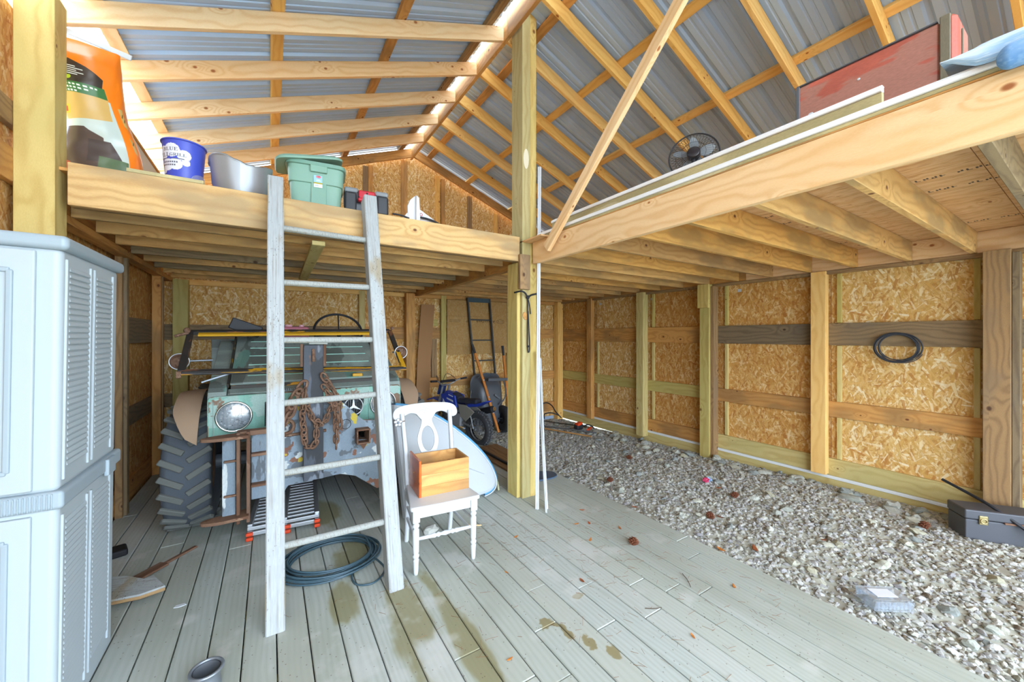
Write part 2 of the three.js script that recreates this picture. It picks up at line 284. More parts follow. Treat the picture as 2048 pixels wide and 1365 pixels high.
// roof
const roof = structure('ceiling', 'bare metal roof on timber rafters and purlins');
const RZ = []; for (let z = -6.43; z < ZF + 0.1; z += 0.607) RZ.push(z);
{
  const up = V(0, 1, 0);
  RZ.forEach((z, i) => {
    for (const s of [-1, 1]) {
      const xa = XC + s * 0.03, xb = s < 0 ? -1.5 : 5.62, o = 0.07 / Math.cos(Math.atan(0.38));
      P('rafter', board(V(xa, yb(xa) + o, z), V(xb, yb(xb) + o, z), 0.14, 0.04, up), i === 0 ? M.girtWarm[s < 0 ? 0 : 1] : s < 0 ? M.rafter[i % 3] : M.golden[i % 3], roof);
    }
  });
  const c = Math.cos(Math.atan(0.38));
  for (const [x, m] of [[-0.93, M.rafter[2]], [0.05, M.golden[1]], [0.98, M.girtWarm[1]], [1.86, M.girt[2]], [2.36, M.girtWarm[0]], [3.1, M.golden[1]], [4.02, M.golden[2]], [4.92, M.girtWarm[1]]]) {
    const n = V(0.38 * Math.sign(x - XC) * -1, 1, 0).normalize(), y = yb(x) + 0.14 / c + 0.02 / c + 0.001;
    let a = -6.49; for (const e of [-3.4, -0.4, ZF + 0.05]) { P('purlin', board(V(x, y, a), V(x, y, e - 0.003), 0.038, 0.088, V(0.38 * Math.sign(x - XC), 1, 0).normalize()), m, roof); a = e; }
  }
  P('ridge_beam', bb(2.035, 2.075, 4.64, 4.88, -6.5, -3.3), M.girtWarm[0], roof); P('ridge_beam', bb(2.035, 2.075, 4.64, 4.88, -3.297, ZF), M.girtWarm[1], roof);
  // corrugated sheets, ribs running up the slope
  const prof = []; const RIB = 0.2286;
  for (let k = 0; k < 4; k++) { const b = k * RIB; prof.push([b, 0], [b + 0.016, 0.022], [b + 0.042, 0.022], [b + 0.058, 0], [b + 0.104, 0], [b + 0.110, 0.007], [b + 0.124, 0.007], [b + 0.130, 0], [b + 0.163, 0], [b + 0.169, 0.007], [b + 0.183, 0.007], [b + 0.189, 0]); }
  prof.push([4 * RIB, 0]);
  const off = 0.14 / c + 0.038 / c + 0.003;
  const sheet = (x0, x1, z0, z1) => {
    const pos = [], nor = [], pr = prof.filter((p) => z0 + p[0] <= z1 + 1e-6);
    for (let i = 0; i + 1 < pr.length; i++) { const A = (p, x) => [x, yb(x) + off + p[1] * 1.07, z0 + p[0]], a = A(pr[i], x0), b = A(pr[i + 1], x0), d = A(pr[i + 1], x1), e = A(pr[i], x1); pos.push(...a, ...b, ...d, ...a, ...d, ...e); }
    const g = new THREE.BufferGeometry(); g.setAttribute('position', new THREE.Float32BufferAttribute(pos, 3)); g.computeVertexNormals(); return g;
  };
  for (let z = -6.5; z < ZF; z += 4 * RIB) for (const s of [-1, 1]) { const z1 = Math.min(z + 4 * RIB, ZF + 0.2); P('roof_sheet', s < 0 ? sheet(-0.965, 1.972, z, z1) : sheet(2.14, 5.75, z, z1), M.metalSheet, roof); if (s < 0) P('eave_sheet', sheet(-1.62, -0.967, z, z1), M.eaveSheet, roof, 'translucent white corrugated eave sheet'); }
}
// lofts
const lofts = structure('loft_floor', 'timber loft floors with joists, beams and plywood');
{
  P('front_beam', bb(-0.955, 2.07, 2.335, 2.575, -3.165, -3.125), M.beam, lofts); P('front_beam', bb(-0.955, 2.07, 2.335, 2.56, -3.21, -3.167), M.girt[2], lofts);
  for (let z = -3.5; z > -6.45; z -= 0.406) P('joist', bb(-1.05, 2.09, 2.345, 2.535, z - 0.02, z + 0.02), pick(M.joist), lofts);
  P('side_ledger', bb(-1.14, -1.052, 2.3, 2.35, -6.45, -3.28), M.girtWarm[1], lofts);
  P('girder', bb(2.095, 2.135, 2.29, 2.535, -6.45, -3.33), M.girtWarm[0], lofts); P('girder', bb(2.137, 2.177, 2.29, 2.535, -6.45, -3.33), M.joist[1], lofts);
  P('strongback', board(V(0.31, 2.305, -3.22), V(0.34, 2.305, -5.3), 0.035, 0.09), M.post[1], lofts);
  const py = wood('pine', 0xe6bd80);
  for (const [a, b] of [[-1.14, 0.1], [0.1, 1.3], [1.3, 2.1]]) for (const [c, d] of [[-6.48, -4.9], [-4.9, -3.17]]) P('deck_sheet', cbox(d - c - 0.002, b - a - 0.002, 0.018, 0.001).rotateX(-Math.PI / 2).rotateY(Math.PI / 2).translate((a + b) / 2, 2.545, (c + d) / 2), py, lofts);
  // right loft
  P('edge_beam', bb(2.2, 2.24, 2.315, 2.54, -3.09, ZF), M.beamPale, lofts); P('edge_beam', bb(2.242, 2.28, 2.33, 2.52, -3.09, ZF), M.girtWarm[0], lofts);
  for (let z = 0.14; z > -6.45; z -= 0.406) { const m = z > -0.5 ? M.joist[4] : z > -1.2 ? M.joist[0] : z > -2.0 ? M.joist[3] : pick(M.joist); P('joist', bb(z < -3.2 ? 2.18 : 2.285, 5.285, 2.335, 2.525, z - 0.02, z + 0.02), m, lofts); }
  P('wall_ledger', bb(5.288, 5.328, 2.335, 2.525, -6.45, -2.6), M.girtWarm[0], lofts); P('wall_ledger', bb(5.288, 5.328, 2.335, 2.525, -2.598, ZF), M.ledger, lofts);
  P('ledger_strip', bb(5.27, 5.328, 2.295, 2.333, -6.35, ZF), M.girt[2], lofts);
  const plyT = canvasTex(1024, 1024, (g, w, h) => { // plywood face with a stencilled grade stamp
    const im = TW.pine.image, iw = 1024, ih = 256, id = g.createImageData(w, h);
    for (let y = 0; y < h; y++) for (let x = 0; x < w; x++) { const k = (Math.floor(y * ih / h) * iw + x) * 4, o = (y * w + x) * 4, n = fbm(x / 60, y / 9, 91, 1e6, 1e6, 3); const c = mix([im.data[k] * 0.93, im.data[k + 1] * 0.86, im.data[k + 2] * 0.78], [176, 118, 66], 0.55 * ss(0.55, 0.8, n)); id.data[o] = c[0]; id.data[o + 1] = c[1]; id.data[o + 2] = c[2]; id.data[o + 3] = 255; }
    g.putImageData(id, 0, 0);
    g.fillStyle = '#2e2620'; g.font = 'bold 44px sans-serif'; g.globalAlpha = 0.8; g.save(); g.translate(w / 2, 300); g.rotate(Math.PI); for (let i = 0; i < 15; i++) { const x = -220 + i * 28; if (i % 5 === 4) continue; g.fillRect(x, -32, 7, 32 - (i % 3) * 6); g.fillRect(x, -32 + (i % 2) * 12, 18, 7); if (i % 3) g.fillRect(x + 12, -24, 7, 24); } g.restore(); g.fillRect(100, 245, 300, 3);
  }, true);
  const plyM = std({ map: plyT, roughness: 0.8 });
  for (let z = -6.48; z < ZF; z += 1.22) { const b = Math.min(z + 1.22, ZF); for (const [x0, x1] of [[2.285, 3.5], [3.5, 5.33]]) { const xs = z < -3.2 && x0 < 3 ? 2.1 : x0; P('deck_sheet', cbox(b - z - 0.003, x1 - xs - 0.002, 0.015, 0.001, 0, 0, 1.22, 1.22).rotateX(-Math.PI / 2).rotateY(Math.PI / 2).translate((x1 + xs) / 2, 2.534, (z + b) / 2), plyM, lofts); } }
  P('deck_nosing', bb(2.205, 2.29, 2.541, 2.552, -3.0, ZF), M.girtWarm[0], lofts);
}
const sp = structure('support_post', 'tall timber post carrying the ridge beam between the two lofts');
P('post_core', bb(2.101, 2.195, -0.25, 4.87, -3.32, -3.125), wood('treated', 0xdcd9c8), sp); P('post_core', bb(2.196, 2.27, -0.25, 4.87, -3.32, -3.125), M.post[0], sp);
P('post_sister', bb(2.06, 2.1, -0.0, 2.33, -3.34, -3.16), M.post[2], sp); P('post_pad', bb(2.05, 2.17, 2.06, 2.40, -3.124, -3.085), M.girt[2], sp);
P('beam_hanger', bb(2.275, 2.33, 2.04, 2.325, -3.28, -3.14), M.girtWarm[0], sp);
{ const stamp = canvasTex(128, 256, (g) => { g.fillStyle = '#efe8d2'; g.beginPath(); g.ellipse(64, 128, 56, 122, 0, 0, 7); g.fill(); g.strokeStyle = '#8a7f5c'; g.lineWidth = 5; for (let y = 30; y < 236; y += 16) { g.beginPath(); g.moveTo(30, y); g.lineTo(98, y + (y % 3) * 3); g.stroke(); } });
  P('grade_tag', extr(Array.from({ length: 14 }, (_, i) => [0.032 * Math.cos(i / 14 * 6.283), 0.1 * Math.sin(i / 14 * 6.283)]), 0.002).translate(2.145, 3.36, -3.1235), std({ color: 0xe6dcc0, roughness: 0.7 }), sp); }
P('diagonal_brace', board(V(2.155, 2.41, -2.80), V(2.155, 4.70, -0.37), 0.09, 0.04, V(0, 1, 0)), M.beamPale, structure('trim_1', 'pale diagonal brace rising from the loft beam to the ridge'));
// gravel
const GY = (x, z) => { const t = cl((x - 2.9) / 2.4), q = ss(-0.6, -6, z); return -0.055 - 0.02 * t - 0.11 * q + 0.05 * Math.exp(-(((x - 4.6) / 0.7) ** 2)) * (1 - q) + 0.025 * (fbm(x * 2.2, z * 2.2, 81, 1e6, 1e6, 3) - 0.5); };
{
  const gr = structure('gravel_ground', 'ground of pale crushed limestone beside the deck');
  const soilT = dataTex(512, 512, (u, v) => { const n = fbm(u * 60, v * 60, 83, 60, 60, 3), q = fbm(u * 5, v * 5, 85, 5, 5, 4); return mix(mix([168, 171, 160], [204, 206, 194], n), [130, 123, 108], 0.55 * ss(0.55, 0.75, q)); }); soilT.repeat.set(0.6, 0.6);
  const nx = 56, nz = 160, g = new THREE.PlaneGeometry(1, 1, nx, nz), p = g.attributes.position, uv = g.attributes.uv;
  for (let j = 0; j < p.count; j++) { const x = 2.5 + (p.getX(j) + 0.5) * 2.95, z = -6.56 + (0.5 - p.getY(j)) * 8.4; p.setXYZ(j, x, GY(x, z) + 0.012 * (fbm(x * 14, z * 14, 88, 1e6, 1e6, 2) - 0.5), z); uv.setXY(j, x, z); }
  g.computeVertexNormals(); P('gravel_bed', g, std({ map: soilT, roughness: 0.95 }), gr);
  const shapes = []; for (let k = 0; k < 6; k++) { const s = new THREE.IcosahedronGeometry(1, 1), a = s.attributes.position; for (let j = 0; j < a.count; j++) { const v = V(a.getX(j), a.getY(j), a.getZ(j)), key = [Math.round(v.x * 50), Math.round(v.y * 50), Math.round(v.z * 50)]; let r = 0.72 + 0.5 * hash(key[0] + 999, key[1] * 31 + key[2] + 999, k); for (let c = 0; c < 5; c++) { const n = V(hash(c, 1, k + 7) - 0.5, hash(c, 2, k + 7) - 0.5, hash(c, 3, k + 7) - 0.5).normalize(), d = v.dot(n); if (d > 0.5) r = Math.min(r, 0.62 / d); } a.setXYZ(j, v.x * r, v.y * r, v.z * r); } s.computeVertexNormals(); shapes.push(s); }
  const stoneT = dataTex(256, 256, (u, v) => { const n = fbm(u * 20, v * 20, 93, 20, 20, 4); return mix([196, 194, 184], [248, 247, 240], n); });
  const sms = [0xc2c7c5, 0xb2b8b4, 0xcacbc0, 0xa0a9ac, 0xc0bead, 0xced1cd].map((c) => std({ color: c, map: stoneT, roughness: 0.9 }));
  const place = (o, x, z, s, sink) => { const sy = s * rr(0.42, 0.75); o.scale.set(s * rr(0.8, 1.35), sy, s * rr(0.7, 1.1)); o.rotation.set(rr(-0.35, 0.35), rr(0, 6.28), rr(-0.35, 0.35)); o.position.set(x, GY(x, z) + sy * (0.5 - sink), z); };
  for (let i = 0; i < 290; i++) { // the largest stones
    const near = rnd() < 0.3; let x = near ? rr(4.85, 5.27) : rr(2.95, 5.25), z = rr(-6.3, 0.1); if (x * 0.66 + z > 3.4) z -= 2;
    if (x > 4.4 && z > -0.75) continue; if (x > 2.95 && x < 3.45 && z > -1.0 && z < -0.55) continue;
    const s = near ? rr(0.035, 0.085) : rr(0.024, 0.062), o = L('stone', shapes[i % 6], pick(sms), gr); place(o, x, z, s, 0.25);
  }
  for (const [x, z, s] of [[4.93, -1.45, 0.1], [5.08, -1.5, 0.085], [4.98, -1.15, 0.075], [4.78, -0.95, 0.06], [5.12, -0.98, 0.06], [4.95, -2.35, 0.07]]) place(L('stone', shapes[pick([0, 1, 2, 3])], pick(sms.slice(0, 4)), gr), x, z, s, 0.2);
  for (let k = 0; k < 3; k++) {
    const N = k === 2 ? 15000 : 8000, im = new THREE.InstancedMesh(k === 2 ? shapes[4] : shapes[k], std({ color: 0xffffff, map: stoneT, roughness: 0.92 }), N), d = new THREE.Object3D(), c = new THREE.Color();
    for (let i = 0; i < N; i++) { const x = rr(2.86, 5.31), z = rr(-6.45, 1.3), s = k === 2 ? rr(0.011, 0.03) * (rnd() < 0.5 ? 0.75 : 1) : rr(0.006, 0.016); place(d, x, z, s, 0.15); d.updateMatrix(); im.setMatrixAt(i, d.matrix); const q = rr(0.38, 0.7), w = rr(-0.035, 0.03); c.setRGB(q + w * 0.6, q + w * 0.7 + 0.005, q - w); if (rnd() < 0.035) c.setRGB(0.2, 0.16, 0.12); im.setColorAt(i, c); }
    im.name = 'crushed_stone'; im.userData = { kind: 'stuff' }; shadow(im); gr.add(im);
  }
}
// ---------------------------------------------------------------- common object materials
function worn(s, base, chips, scale = 6, amount = 0.6) { // paint with chipped and rusted patches
  return dataTex(512, 512, (u, v) => {
    let c = mix(base, base.map((q) => q * 0.86), fbm(u * 4, v * 4, s, 4, 4, 4)); c = mix(c, base.map((q) => Math.min(255, q * 1.14 + 8)), 0.5 * ss(0.5, 0.8, fbm(u * 9, v * 3, s + 40, 9, 3, 4)));
    chips.forEach((k, i) => { const n = fbm(u * scale, v * scale, s + 11 * (i + 1), scale, scale, 5); c = mix(c, k[0], ss(k[1], k[1] + 0.03, n) * amount); });
    const q = vn(u * 256, v * 256, s + 77, 256, 256); return c.map((x) => x * (0.95 + 0.1 * q));
  });
}
const TX = {
  chipped: dataTex(1024, 256, (u, v) => { // white-washed timber, paint worn through in specks
    const g = fbm(u * 60, v * 90, 301, 60, 90, 3), b = fbm(u * 8, v * 4, 305, 8, 4, 4), sp = vn(u * 220, v * 180, 309, 220, 180), cr = Math.pow(vn(u * 12, v * 140, 311, 12, 140), 5);
    let c = mix([176, 181, 182], [154, 160, 162], g); c = mix(c, [150, 134, 104], 0.7 * ss(0.62, 0.78, b)); c = mix(c, [96, 90, 80], 0.8 * ss(0.86, 0.93, sp * (0.75 + 0.4 * b))); return mix(c, [120, 112, 100], 0.6 * cr);
  }),
  blue: worn(401, [134, 150, 162], [[[92, 98, 104], 0.6], [[206, 212, 210], 0.66], [[126, 78, 54], 0.67], [[206, 178, 40], 0.735]], 7, 0.9),
  teal: worn(421, [124, 178, 160], [[[150, 176, 166], 0.6], [[112, 72, 46], 0.72]], 6, 0.85),
  hood: worn(441, [140, 154, 147], [[[92, 100, 96], 0.6], [[104, 150, 138], 0.68]], 5, 0.8),
  frame: worn(461, [56, 54, 52], [[[214, 160, 22], 0.625], [[128, 84, 60], 0.63]], 9, 0.95),
  rust: worn(481, [128, 98, 78], [[[104, 72, 52], 0.52], [[158, 130, 108], 0.64]], 8, 0.9),
  red: worn(501, [194, 100, 80], [[[172, 124, 108], 0.45], [[214, 84, 62], 0.66]], 4, 0.85),
  cream: worn(521, [196, 182, 132], [[[214, 204, 166], 0.6]], 5, 0.6),
};
const mm = (map, o = {}) => std({ map, roughness: 0.6, ...o });
const MO = {
  chipped: std({ map: TX.chipped, bumpMap: TX.chipped, bumpScale: 0.001, roughness: 0.75 }),
  white: std({ color: 0xced3d7, roughness: 0.38 }), plastic: std({ color: 0xabb6bb, roughness: 0.48 }), plasticGrey: std({ color: 0x98a6ae, roughness: 0.5 }),
  blue: mm(TX.blue), teal: mm(TX.teal, { roughness: 0.42 }), hood: mm(TX.hood, { roughness: 0.5 }), frame: mm(TX.frame), rust: mm(TX.rust, { roughness: 0.85 }), red: mm(TX.red, { roughness: 0.55 }), cream: mm(TX.cream),
  tan: std({ map: TX.rust, color: 0xfff8f0, roughness: 0.8 }), yellow: std({ map: TX.frame, color: 0xffffff, roughness: 0.5 }), yel: std({ color: 0xd9a520, roughness: 0.5 }),
  steel: std({ color: 0x8f97a0, metalness: 0.7, roughness: 0.42 }), chrome: std({ color: 0xdfe4e8, metalness: 1, roughness: 0.16 }), alu: std({ color: 0xc9ced2, metalness: 0.75, roughness: 0.38 }),
  black: std({ color: 0x22242a, roughness: 0.55 }), dark: std({ color: 0x15161a, roughness: 0.7 }), rubber: std({ color: 0x4b5158, roughness: 0.85 }), lug: std({ color: 0x62645f, roughness: 0.9 }), grey: std({ color: 0x5b6066, roughness: 0.5 }),
  orange: std({ color: 0xe2481c, roughness: 0.45 }), hose: std({ color: 0x3d5560, roughness: 0.42 }), glass: phy({ color: 0xffffff, roughness: 0.04, transmission: 1, thickness: 0, ior: 1.5 }),
};

const flatUV = (g, x, y, w) => { const p = g.attributes.position, u = g.attributes.uv; for (let i = 0; i < p.count; i++) u.setXY(i, (p.getX(i) - x) / w + 0.5, (p.getY(i) - y) / w + 0.5); return g; };
// ---------------------------------------------------------------- storage cabinet
{
  const x0 = -1.13, x1 = -0.685, z0 = -2.83, z1 = -2.16, H = 1.99;
  const t = thing('storage_cabinet', 'tall white plastic storage cabinet with louvred side beside the timber post', 'cabinet', [(x0 + x1) / 2, 0, (z0 + z1) / 2]);
  const w = x1 - x0, d = z1 - z0, body = (y0, y1) => rbox(w - 0.03, y1 - y0, d - 0.03, 0.025, 3).translate(0, (y0 + y1) / 2, 0);
  L('lower_body', body(0, 0.95), MO.plastic, t); L('upper_body', body(1.0, 1.945), MO.plastic, t);
  L('lid', rbox(w + 0.012, 0.055, d + 0.012, 0.02, 3).translate(0, H - 0.028, 0), MO.plasticGrey, t);
  L('middle_band', [rbox(w + 0.008, 0.07, d + 0.008, 0.015, 3).translate(0, 0.975, 0)], MO.plasticGrey, t);
  L('band_ridges', Array.from({ length: 22 }, (_, i) => rbox(0.004, 0.058, 0.006, 0.002, 1).translate(-0.05 + i * 0.012 - 0.02 + (i > 10 ? 0.015 : 0), 0.975, d / 2 + 0.005)), MO.plasticGrey, t);
  L('band_clip', rbox(0.02, 0.08, 0.1, 0.008).translate(w / 2 + 0.006, 0.965, -0.16), MO.plasticGrey, t);
  for (const [y0, y1] of [[0.06, 0.925], [1.02, 1.925]]) { // doors on the front, raised panels
    const door = L('door', rbox(w - 0.10, y1 - y0, 0.02, 0.006).translate(-0.03, (y0 + y1) / 2, d / 2 - 0.01), MO.plastic, t);
    const rw = w - 0.22, yc = (y0 + y1) / 2, hh = (y1 - y0) / 2 - 0.08;
    for (const s of [-1, 1]) { L('panel_moulding', rbox(0.018, 2 * hh, 0.012, 0.005).translate(-0.03 + s * rw / 2, yc, d / 2 + 0.003), MO.plasticGrey, door); L('panel_moulding', rbox(rw, 0.018, 0.012, 0.005).translate(-0.03, yc + s * hh, d / 2 + 0.003), MO.plasticGrey, door); }
    L('raised_panel', rbox(rw - 0.06, 2 * hh - 0.06, 0.014, 0.006).translate(-0.03, yc, d / 2 + 0.002), MO.plastic, door);
    // louvred columns on the side
    const slat = rbox(0.010, 0.019, 0.205, 0.004, 1), n = 33, step = (y1 - y0 - 0.11) / n;
    for (const zc of [0.165, -0.115]) {
      const side = L('louvre_frame', [rbox(0.012, y1 - y0 - 0.04, 0.02, 0.004, 1).translate(w / 2 - 0.014, yc, zc + 0.118), rbox(0.012, y1 - y0 - 0.04, 0.02, 0.004, 1).translate(w / 2 - 0.014, yc, zc - 0.118)], MO.plastic, t);
      for (let i = 0; i < n; i++) { const o = L('louvre', slat, MO.plastic, side); o.position.set(w / 2 - 0.014, y0 + 0.065 + (i + 0.5) * step, zc); o.rotation.z = 0.28; }
    }
  }
  t.rotation.z = -0.012;
}
// ---------------------------------------------------------------- timber ladder
{
  const t = thing('timber_ladder', 'white-washed heavy timber ladder leaning against the loft beam', 'ladder', [0.35, 0, -2.47]);
  const zc = (y) => -2.47 - 0.588 * y / 2.55, rail = (xa, xb, top, m) => { const g = board(V(xa, 0.0, zc(0)), V(xb, top, zc(top)), 0.125, 0.092, V(0, 0, 1), 0.006); const p = g.attributes.position; for (let i = 0; i < p.count; i++) if (p.getY(i) < 0.06) p.setY(i, Math.max(0.0, p.getY(i) < 0.04 ? 0.0 : p.getY(i))); return P('rail', g, m, t); };
  rail(0.024, 0.032, 2.67, MO.chipped); rail(0.674, 0.644, 2.66, MO.chipped);
  for (const y of [0.4, 0.79, 1.19, 1.575, 1.95, 2.325]) P('rung', [rod(V(0.06, y, zc(y) + 0.02), V(0.64, y + rr(-0.01, 0.01), zc(y) + 0.02), 0.02, 0.02, 14)], std({ map: TX.chipped, color: 0xf4f2ea, roughness: 0.7 }), t);
}
// ---------------------------------------------------------------- white chair with a drawer on it
{
  const t = thing('dining_chair', 'white painted dining chair with urn-shaped back splat and turned legs', 'chair', [1.05, 0, -2.69]); t.rotation.y = -0.097;
  const W = MO.white;
  const leg = (x, z) => L('front_leg', lathe([[0, 0], [0.013, 0], [0.016, 0.02], [0.019, 0.09], [0.021, 0.1], [0.014, 0.108], [0.022, 0.118], [0.023, 0.13], [0.015, 0.138], [0.02, 0.15], [0.022, 0.24], [0.0225, 0.30], [0.015, 0.31], [0.024, 0.322], [0.024, 0.332], [0.016, 0.342], [0.021, 0.35], [0.021, 0.36], [0, 0.36]], 18).translate(x, 0, z), W, t);
  leg(-0.205, 0.2); leg(0.205, 0.2);
  for (const s of [-1, 1]) L('leg_block', rbox(0.048, 0.085, 0.048, 0.004).translate(s * 0.205, 0.395, 0.2), W, t);
  const seatS = new THREE.Shape(); seatS.moveTo(-0.235, 0.235); seatS.quadraticCurveTo(0, 0.25, 0.235, 0.235); seatS.quadraticCurveTo(0.25, 0.23, 0.246, 0.2); seatS.lineTo(0.19, -0.2); seatS.quadraticCurveTo(0.185, -0.22, 0.16, -0.22); seatS.lineTo(-0.16, -0.22); seatS.quadraticCurveTo(-0.185, -0.22, -0.19, -0.2); seatS.lineTo(-0.246, 0.2); seatS.quadraticCurveTo(-0.25, 0.23, -0.235, 0.235);
  L('seat', extr(seatS, 0.028, 0.009, 8).rotateX(Math.PI / 2).translate(0, 0.449, 0).scale(1, 1, 1), W, t);
  L('apron', [rbox(0.37, 0.06, 0.02, 0.003).translate(0, 0.405, 0.2), rbox(0.02, 0.06, 0.36, 0.003).translate(-0.195, 0.405, 0), rbox(0.02, 0.06, 0.36, 0.003).translate(0.195, 0.405, 0), rbox(0.32, 0.06, 0.02, 0.003).translate(0, 0.405, -0.19)], W, t);
  for (const s of [-1, 1]) {
    L('back_leg', tube([[s * 0.175, 0.0, -0.26], [s * 0.176, 0.2, -0.222], [s * 0.178, 0.44, -0.205], [s * 0.185, 0.7, -0.24], [s * 0.195, 0.98, -0.33]], 0.019, 24, 6), W, t);
    L('side_stretcher', [rod(V(s * 0.2, 0.2, 0.2), V(s * 0.176, 0.2, -0.222), 0.0105), rod(V(s * 0.2, 0.29, 0.2), V(s * 0.176, 0.29, -0.216), 0.0105)], W, t);
  }
  L('front_stretcher', lathe([[0, 0], [0.009, 0], [0.012, 0.05], [0.013, 0.1], [0.017, 0.125], [0.010, 0.135], [0.018, 0.15], [0.010, 0.165], [0.012, 0.175], [0.017, 0.2], [0.012, 0.225], [0.010, 0.235], [0.018, 0.25], [0.010, 0.265], [0.017, 0.275], [0.013, 0.3], [0.012, 0.35], [0.009, 0.4], [0, 0.4]], 14).rotateZ(-Math.PI / 2).translate(-0.2, 0.235, 0.2), W, t);
  L('rear_stretcher', rod(V(-0.176, 0.23, -0.22), V(0.176, 0.23, -0.22), 0.0105), W, t);
  L('back_rail', rbox(0.36, 0.035, 0.018, 0.005).translate(0, 0.56, -0.212), W, t);
  const cr = new THREE.Shape(); cr.moveTo(-0.265, 0.03); cr.bezierCurveTo(-0.27, 0.1, -0.2, 0.115, -0.12, 0.12); cr.bezierCurveTo(-0.05, 0.127, 0.05, 0.127, 0.12, 0.12); cr.bezierCurveTo(0.2, 0.115, 0.27, 0.1, 0.265, 0.03); cr.bezierCurveTo(0.262, -0.005, 0.225, -0.015, 0.2, 0.0); cr.bezierCurveTo(0.17, 0.045, 0.12, 0.06, 0.08, 0.035); cr.bezierCurveTo(0.06, 0.01, 0.05, -0.005, 0.045, -0.01); cr.lineTo(-0.045, -0.01); cr.bezierCurveTo(-0.05, -0.005, -0.06, 0.01, -0.08, 0.035); cr.bezierCurveTo(-0.12, 0.06, -0.17, 0.045, -0.2, 0.0); cr.bezierCurveTo(-0.225, -0.015, -0.262, -0.005, -0.265, 0.03);
  const crest = L('crest_rail', extr(cr, 0.026, 0.006, 10).rotateX(-0.32).translate(0, 0.93, -0.335), W, t);
  { const petals = []; for (let i = 0; i < 9; i++) { const a = i / 9 * 6.283; petals.push(new THREE.SphereGeometry(0.011, 8, 6).scale(1.3, 0.7, 0.4).rotateZ(a).translate(0.022 * Math.cos(a), 0.022 * Math.sin(a), 0)); } petals.push(new THREE.SphereGeometry(0.012, 8, 6).scale(1, 1, 0.5)); for (const s of [-1, 1]) petals.push(new THREE.SphereGeometry(0.012, 8, 6).scale(1.8, 0.6, 0.4).rotateZ(-s * 0.5).translate(s * 0.045, -0.012, 0)); L('carved_shell', join(petals).rotateX(-0.32).translate(0, 1.0, -0.345), W, crest); }
  const sp = new THREE.Shape(); sp.moveTo(-0.045, 0.40); sp.bezierCurveTo(-0.03, 0.36, -0.085, 0.3, -0.085, 0.23); sp.bezierCurveTo(-0.085, 0.15, -0.03, 0.11, -0.06, 0.06); sp.bezierCurveTo(-0.075, 0.03, -0.06, 0.02, -0.055, 0.0); sp.lineTo(0.055, 0.0); sp.bezierCurveTo(0.06, 0.02, 0.075, 0.03, 0.06, 0.06); sp.bezierCurveTo(0.03, 0.11, 0.085, 0.15, 0.085, 0.23); sp.bezierCurveTo(0.085, 0.3, 0.03, 0.36, 0.045, 0.40);
  const hole = new THREE.Path(); hole.absellipse(0, 0.24, 0.052, 0.098, 0, 6.2832, true);
  L('back_splat', extr(sp, 0.014, 0.003, 10, [hole]).rotateX(-0.27).translate(0, 0.545, -0.218), W, t);
}
{ // open wooden drawer
  const t = thing('wooden_drawer', 'open honey-coloured wooden drawer box standing on the white chair seat', 'drawer', [1.085, 0.45, -2.74]); t.rotation.y = -0.07;
  const oak = std({ map: TW.joist, color: 0xffe2b8, roughness: 0.5 }), oak2 = std({ map: TW.joist, color: 0xf2cf9c, roughness: 0.5 }), front = phy({ map: TW.joist, color: 0xe8862e, roughness: 0.3, clearcoat: 0.5, clearcoatRoughness: 0.15 });
  const Y = 0.0, H = 0.24;
  for (let i = 0; i < 3; i++) { L('side_strip', cbox(0.36, H / 3 - 0.0006, 0.014, 0.001).translate(0.005, 0.005 + (i + 0.5) * H / 3, 0.13), i % 2 ? oak : oak2, t); L('side_strip', cbox(0.36, H / 3 - 0.0006, 0.014, 0.001).translate(0.005, 0.005 + (i + 0.5) * H / 3, -0.13), i % 2 ? oak2 : oak, t); }
  L('back_end', cbox(0.246, H, 0.014, 0.002).rotateY(Math.PI / 2).translate(0.178, H / 2 + 0.005, 0), oak, t);
  L('drawer_front', cbox(0.285, H + 0.03, 0.018, 0.004).rotateY(Math.PI / 2).translate(-0.184, H / 2 + 0.015, 0), front, t, 'glossy orange drawer front');
  L('bottom', cbox(0.35, 0.246, 0.006, 0.001).rotateX(-Math.PI / 2).translate(0, 0.012, 0), oak, t); L('knob_hole_plug', new THREE.CylinderGeometry(0.006, 0.006, 0.006, 12).rotateZ(Math.PI / 2).translate(-0.194, 0.15, 0.0), oak2, t);
}
{ // flower clip hooked on the chair back
  const g = []; for (let i = 0; i < 5; i++) { const a = i / 5 * 6.283 + 0.3; g.push(new THREE.SphereGeometry(0.017, 10, 8).scale(1, 0.85, 0.4).rotateZ(a).translate(0.02 * Math.cos(a), 0.02 * Math.sin(a), 0)); }
  const t = thing('flower_ornament', 'small grey metal flower ornament hanging at the chair back beside the ladder', 'ornament', [0.842, 0.925, -2.985]);
  L('petals', g, MO.alu, t); L('centre', new THREE.SphereGeometry(0.009, 10, 8).translate(0, 0, 0.006), MO.steel, t); L('stem', rod(V(0, 0, -0.004), V(0.055, 0.006, -0.012), 0.004), MO.rust, t);
}
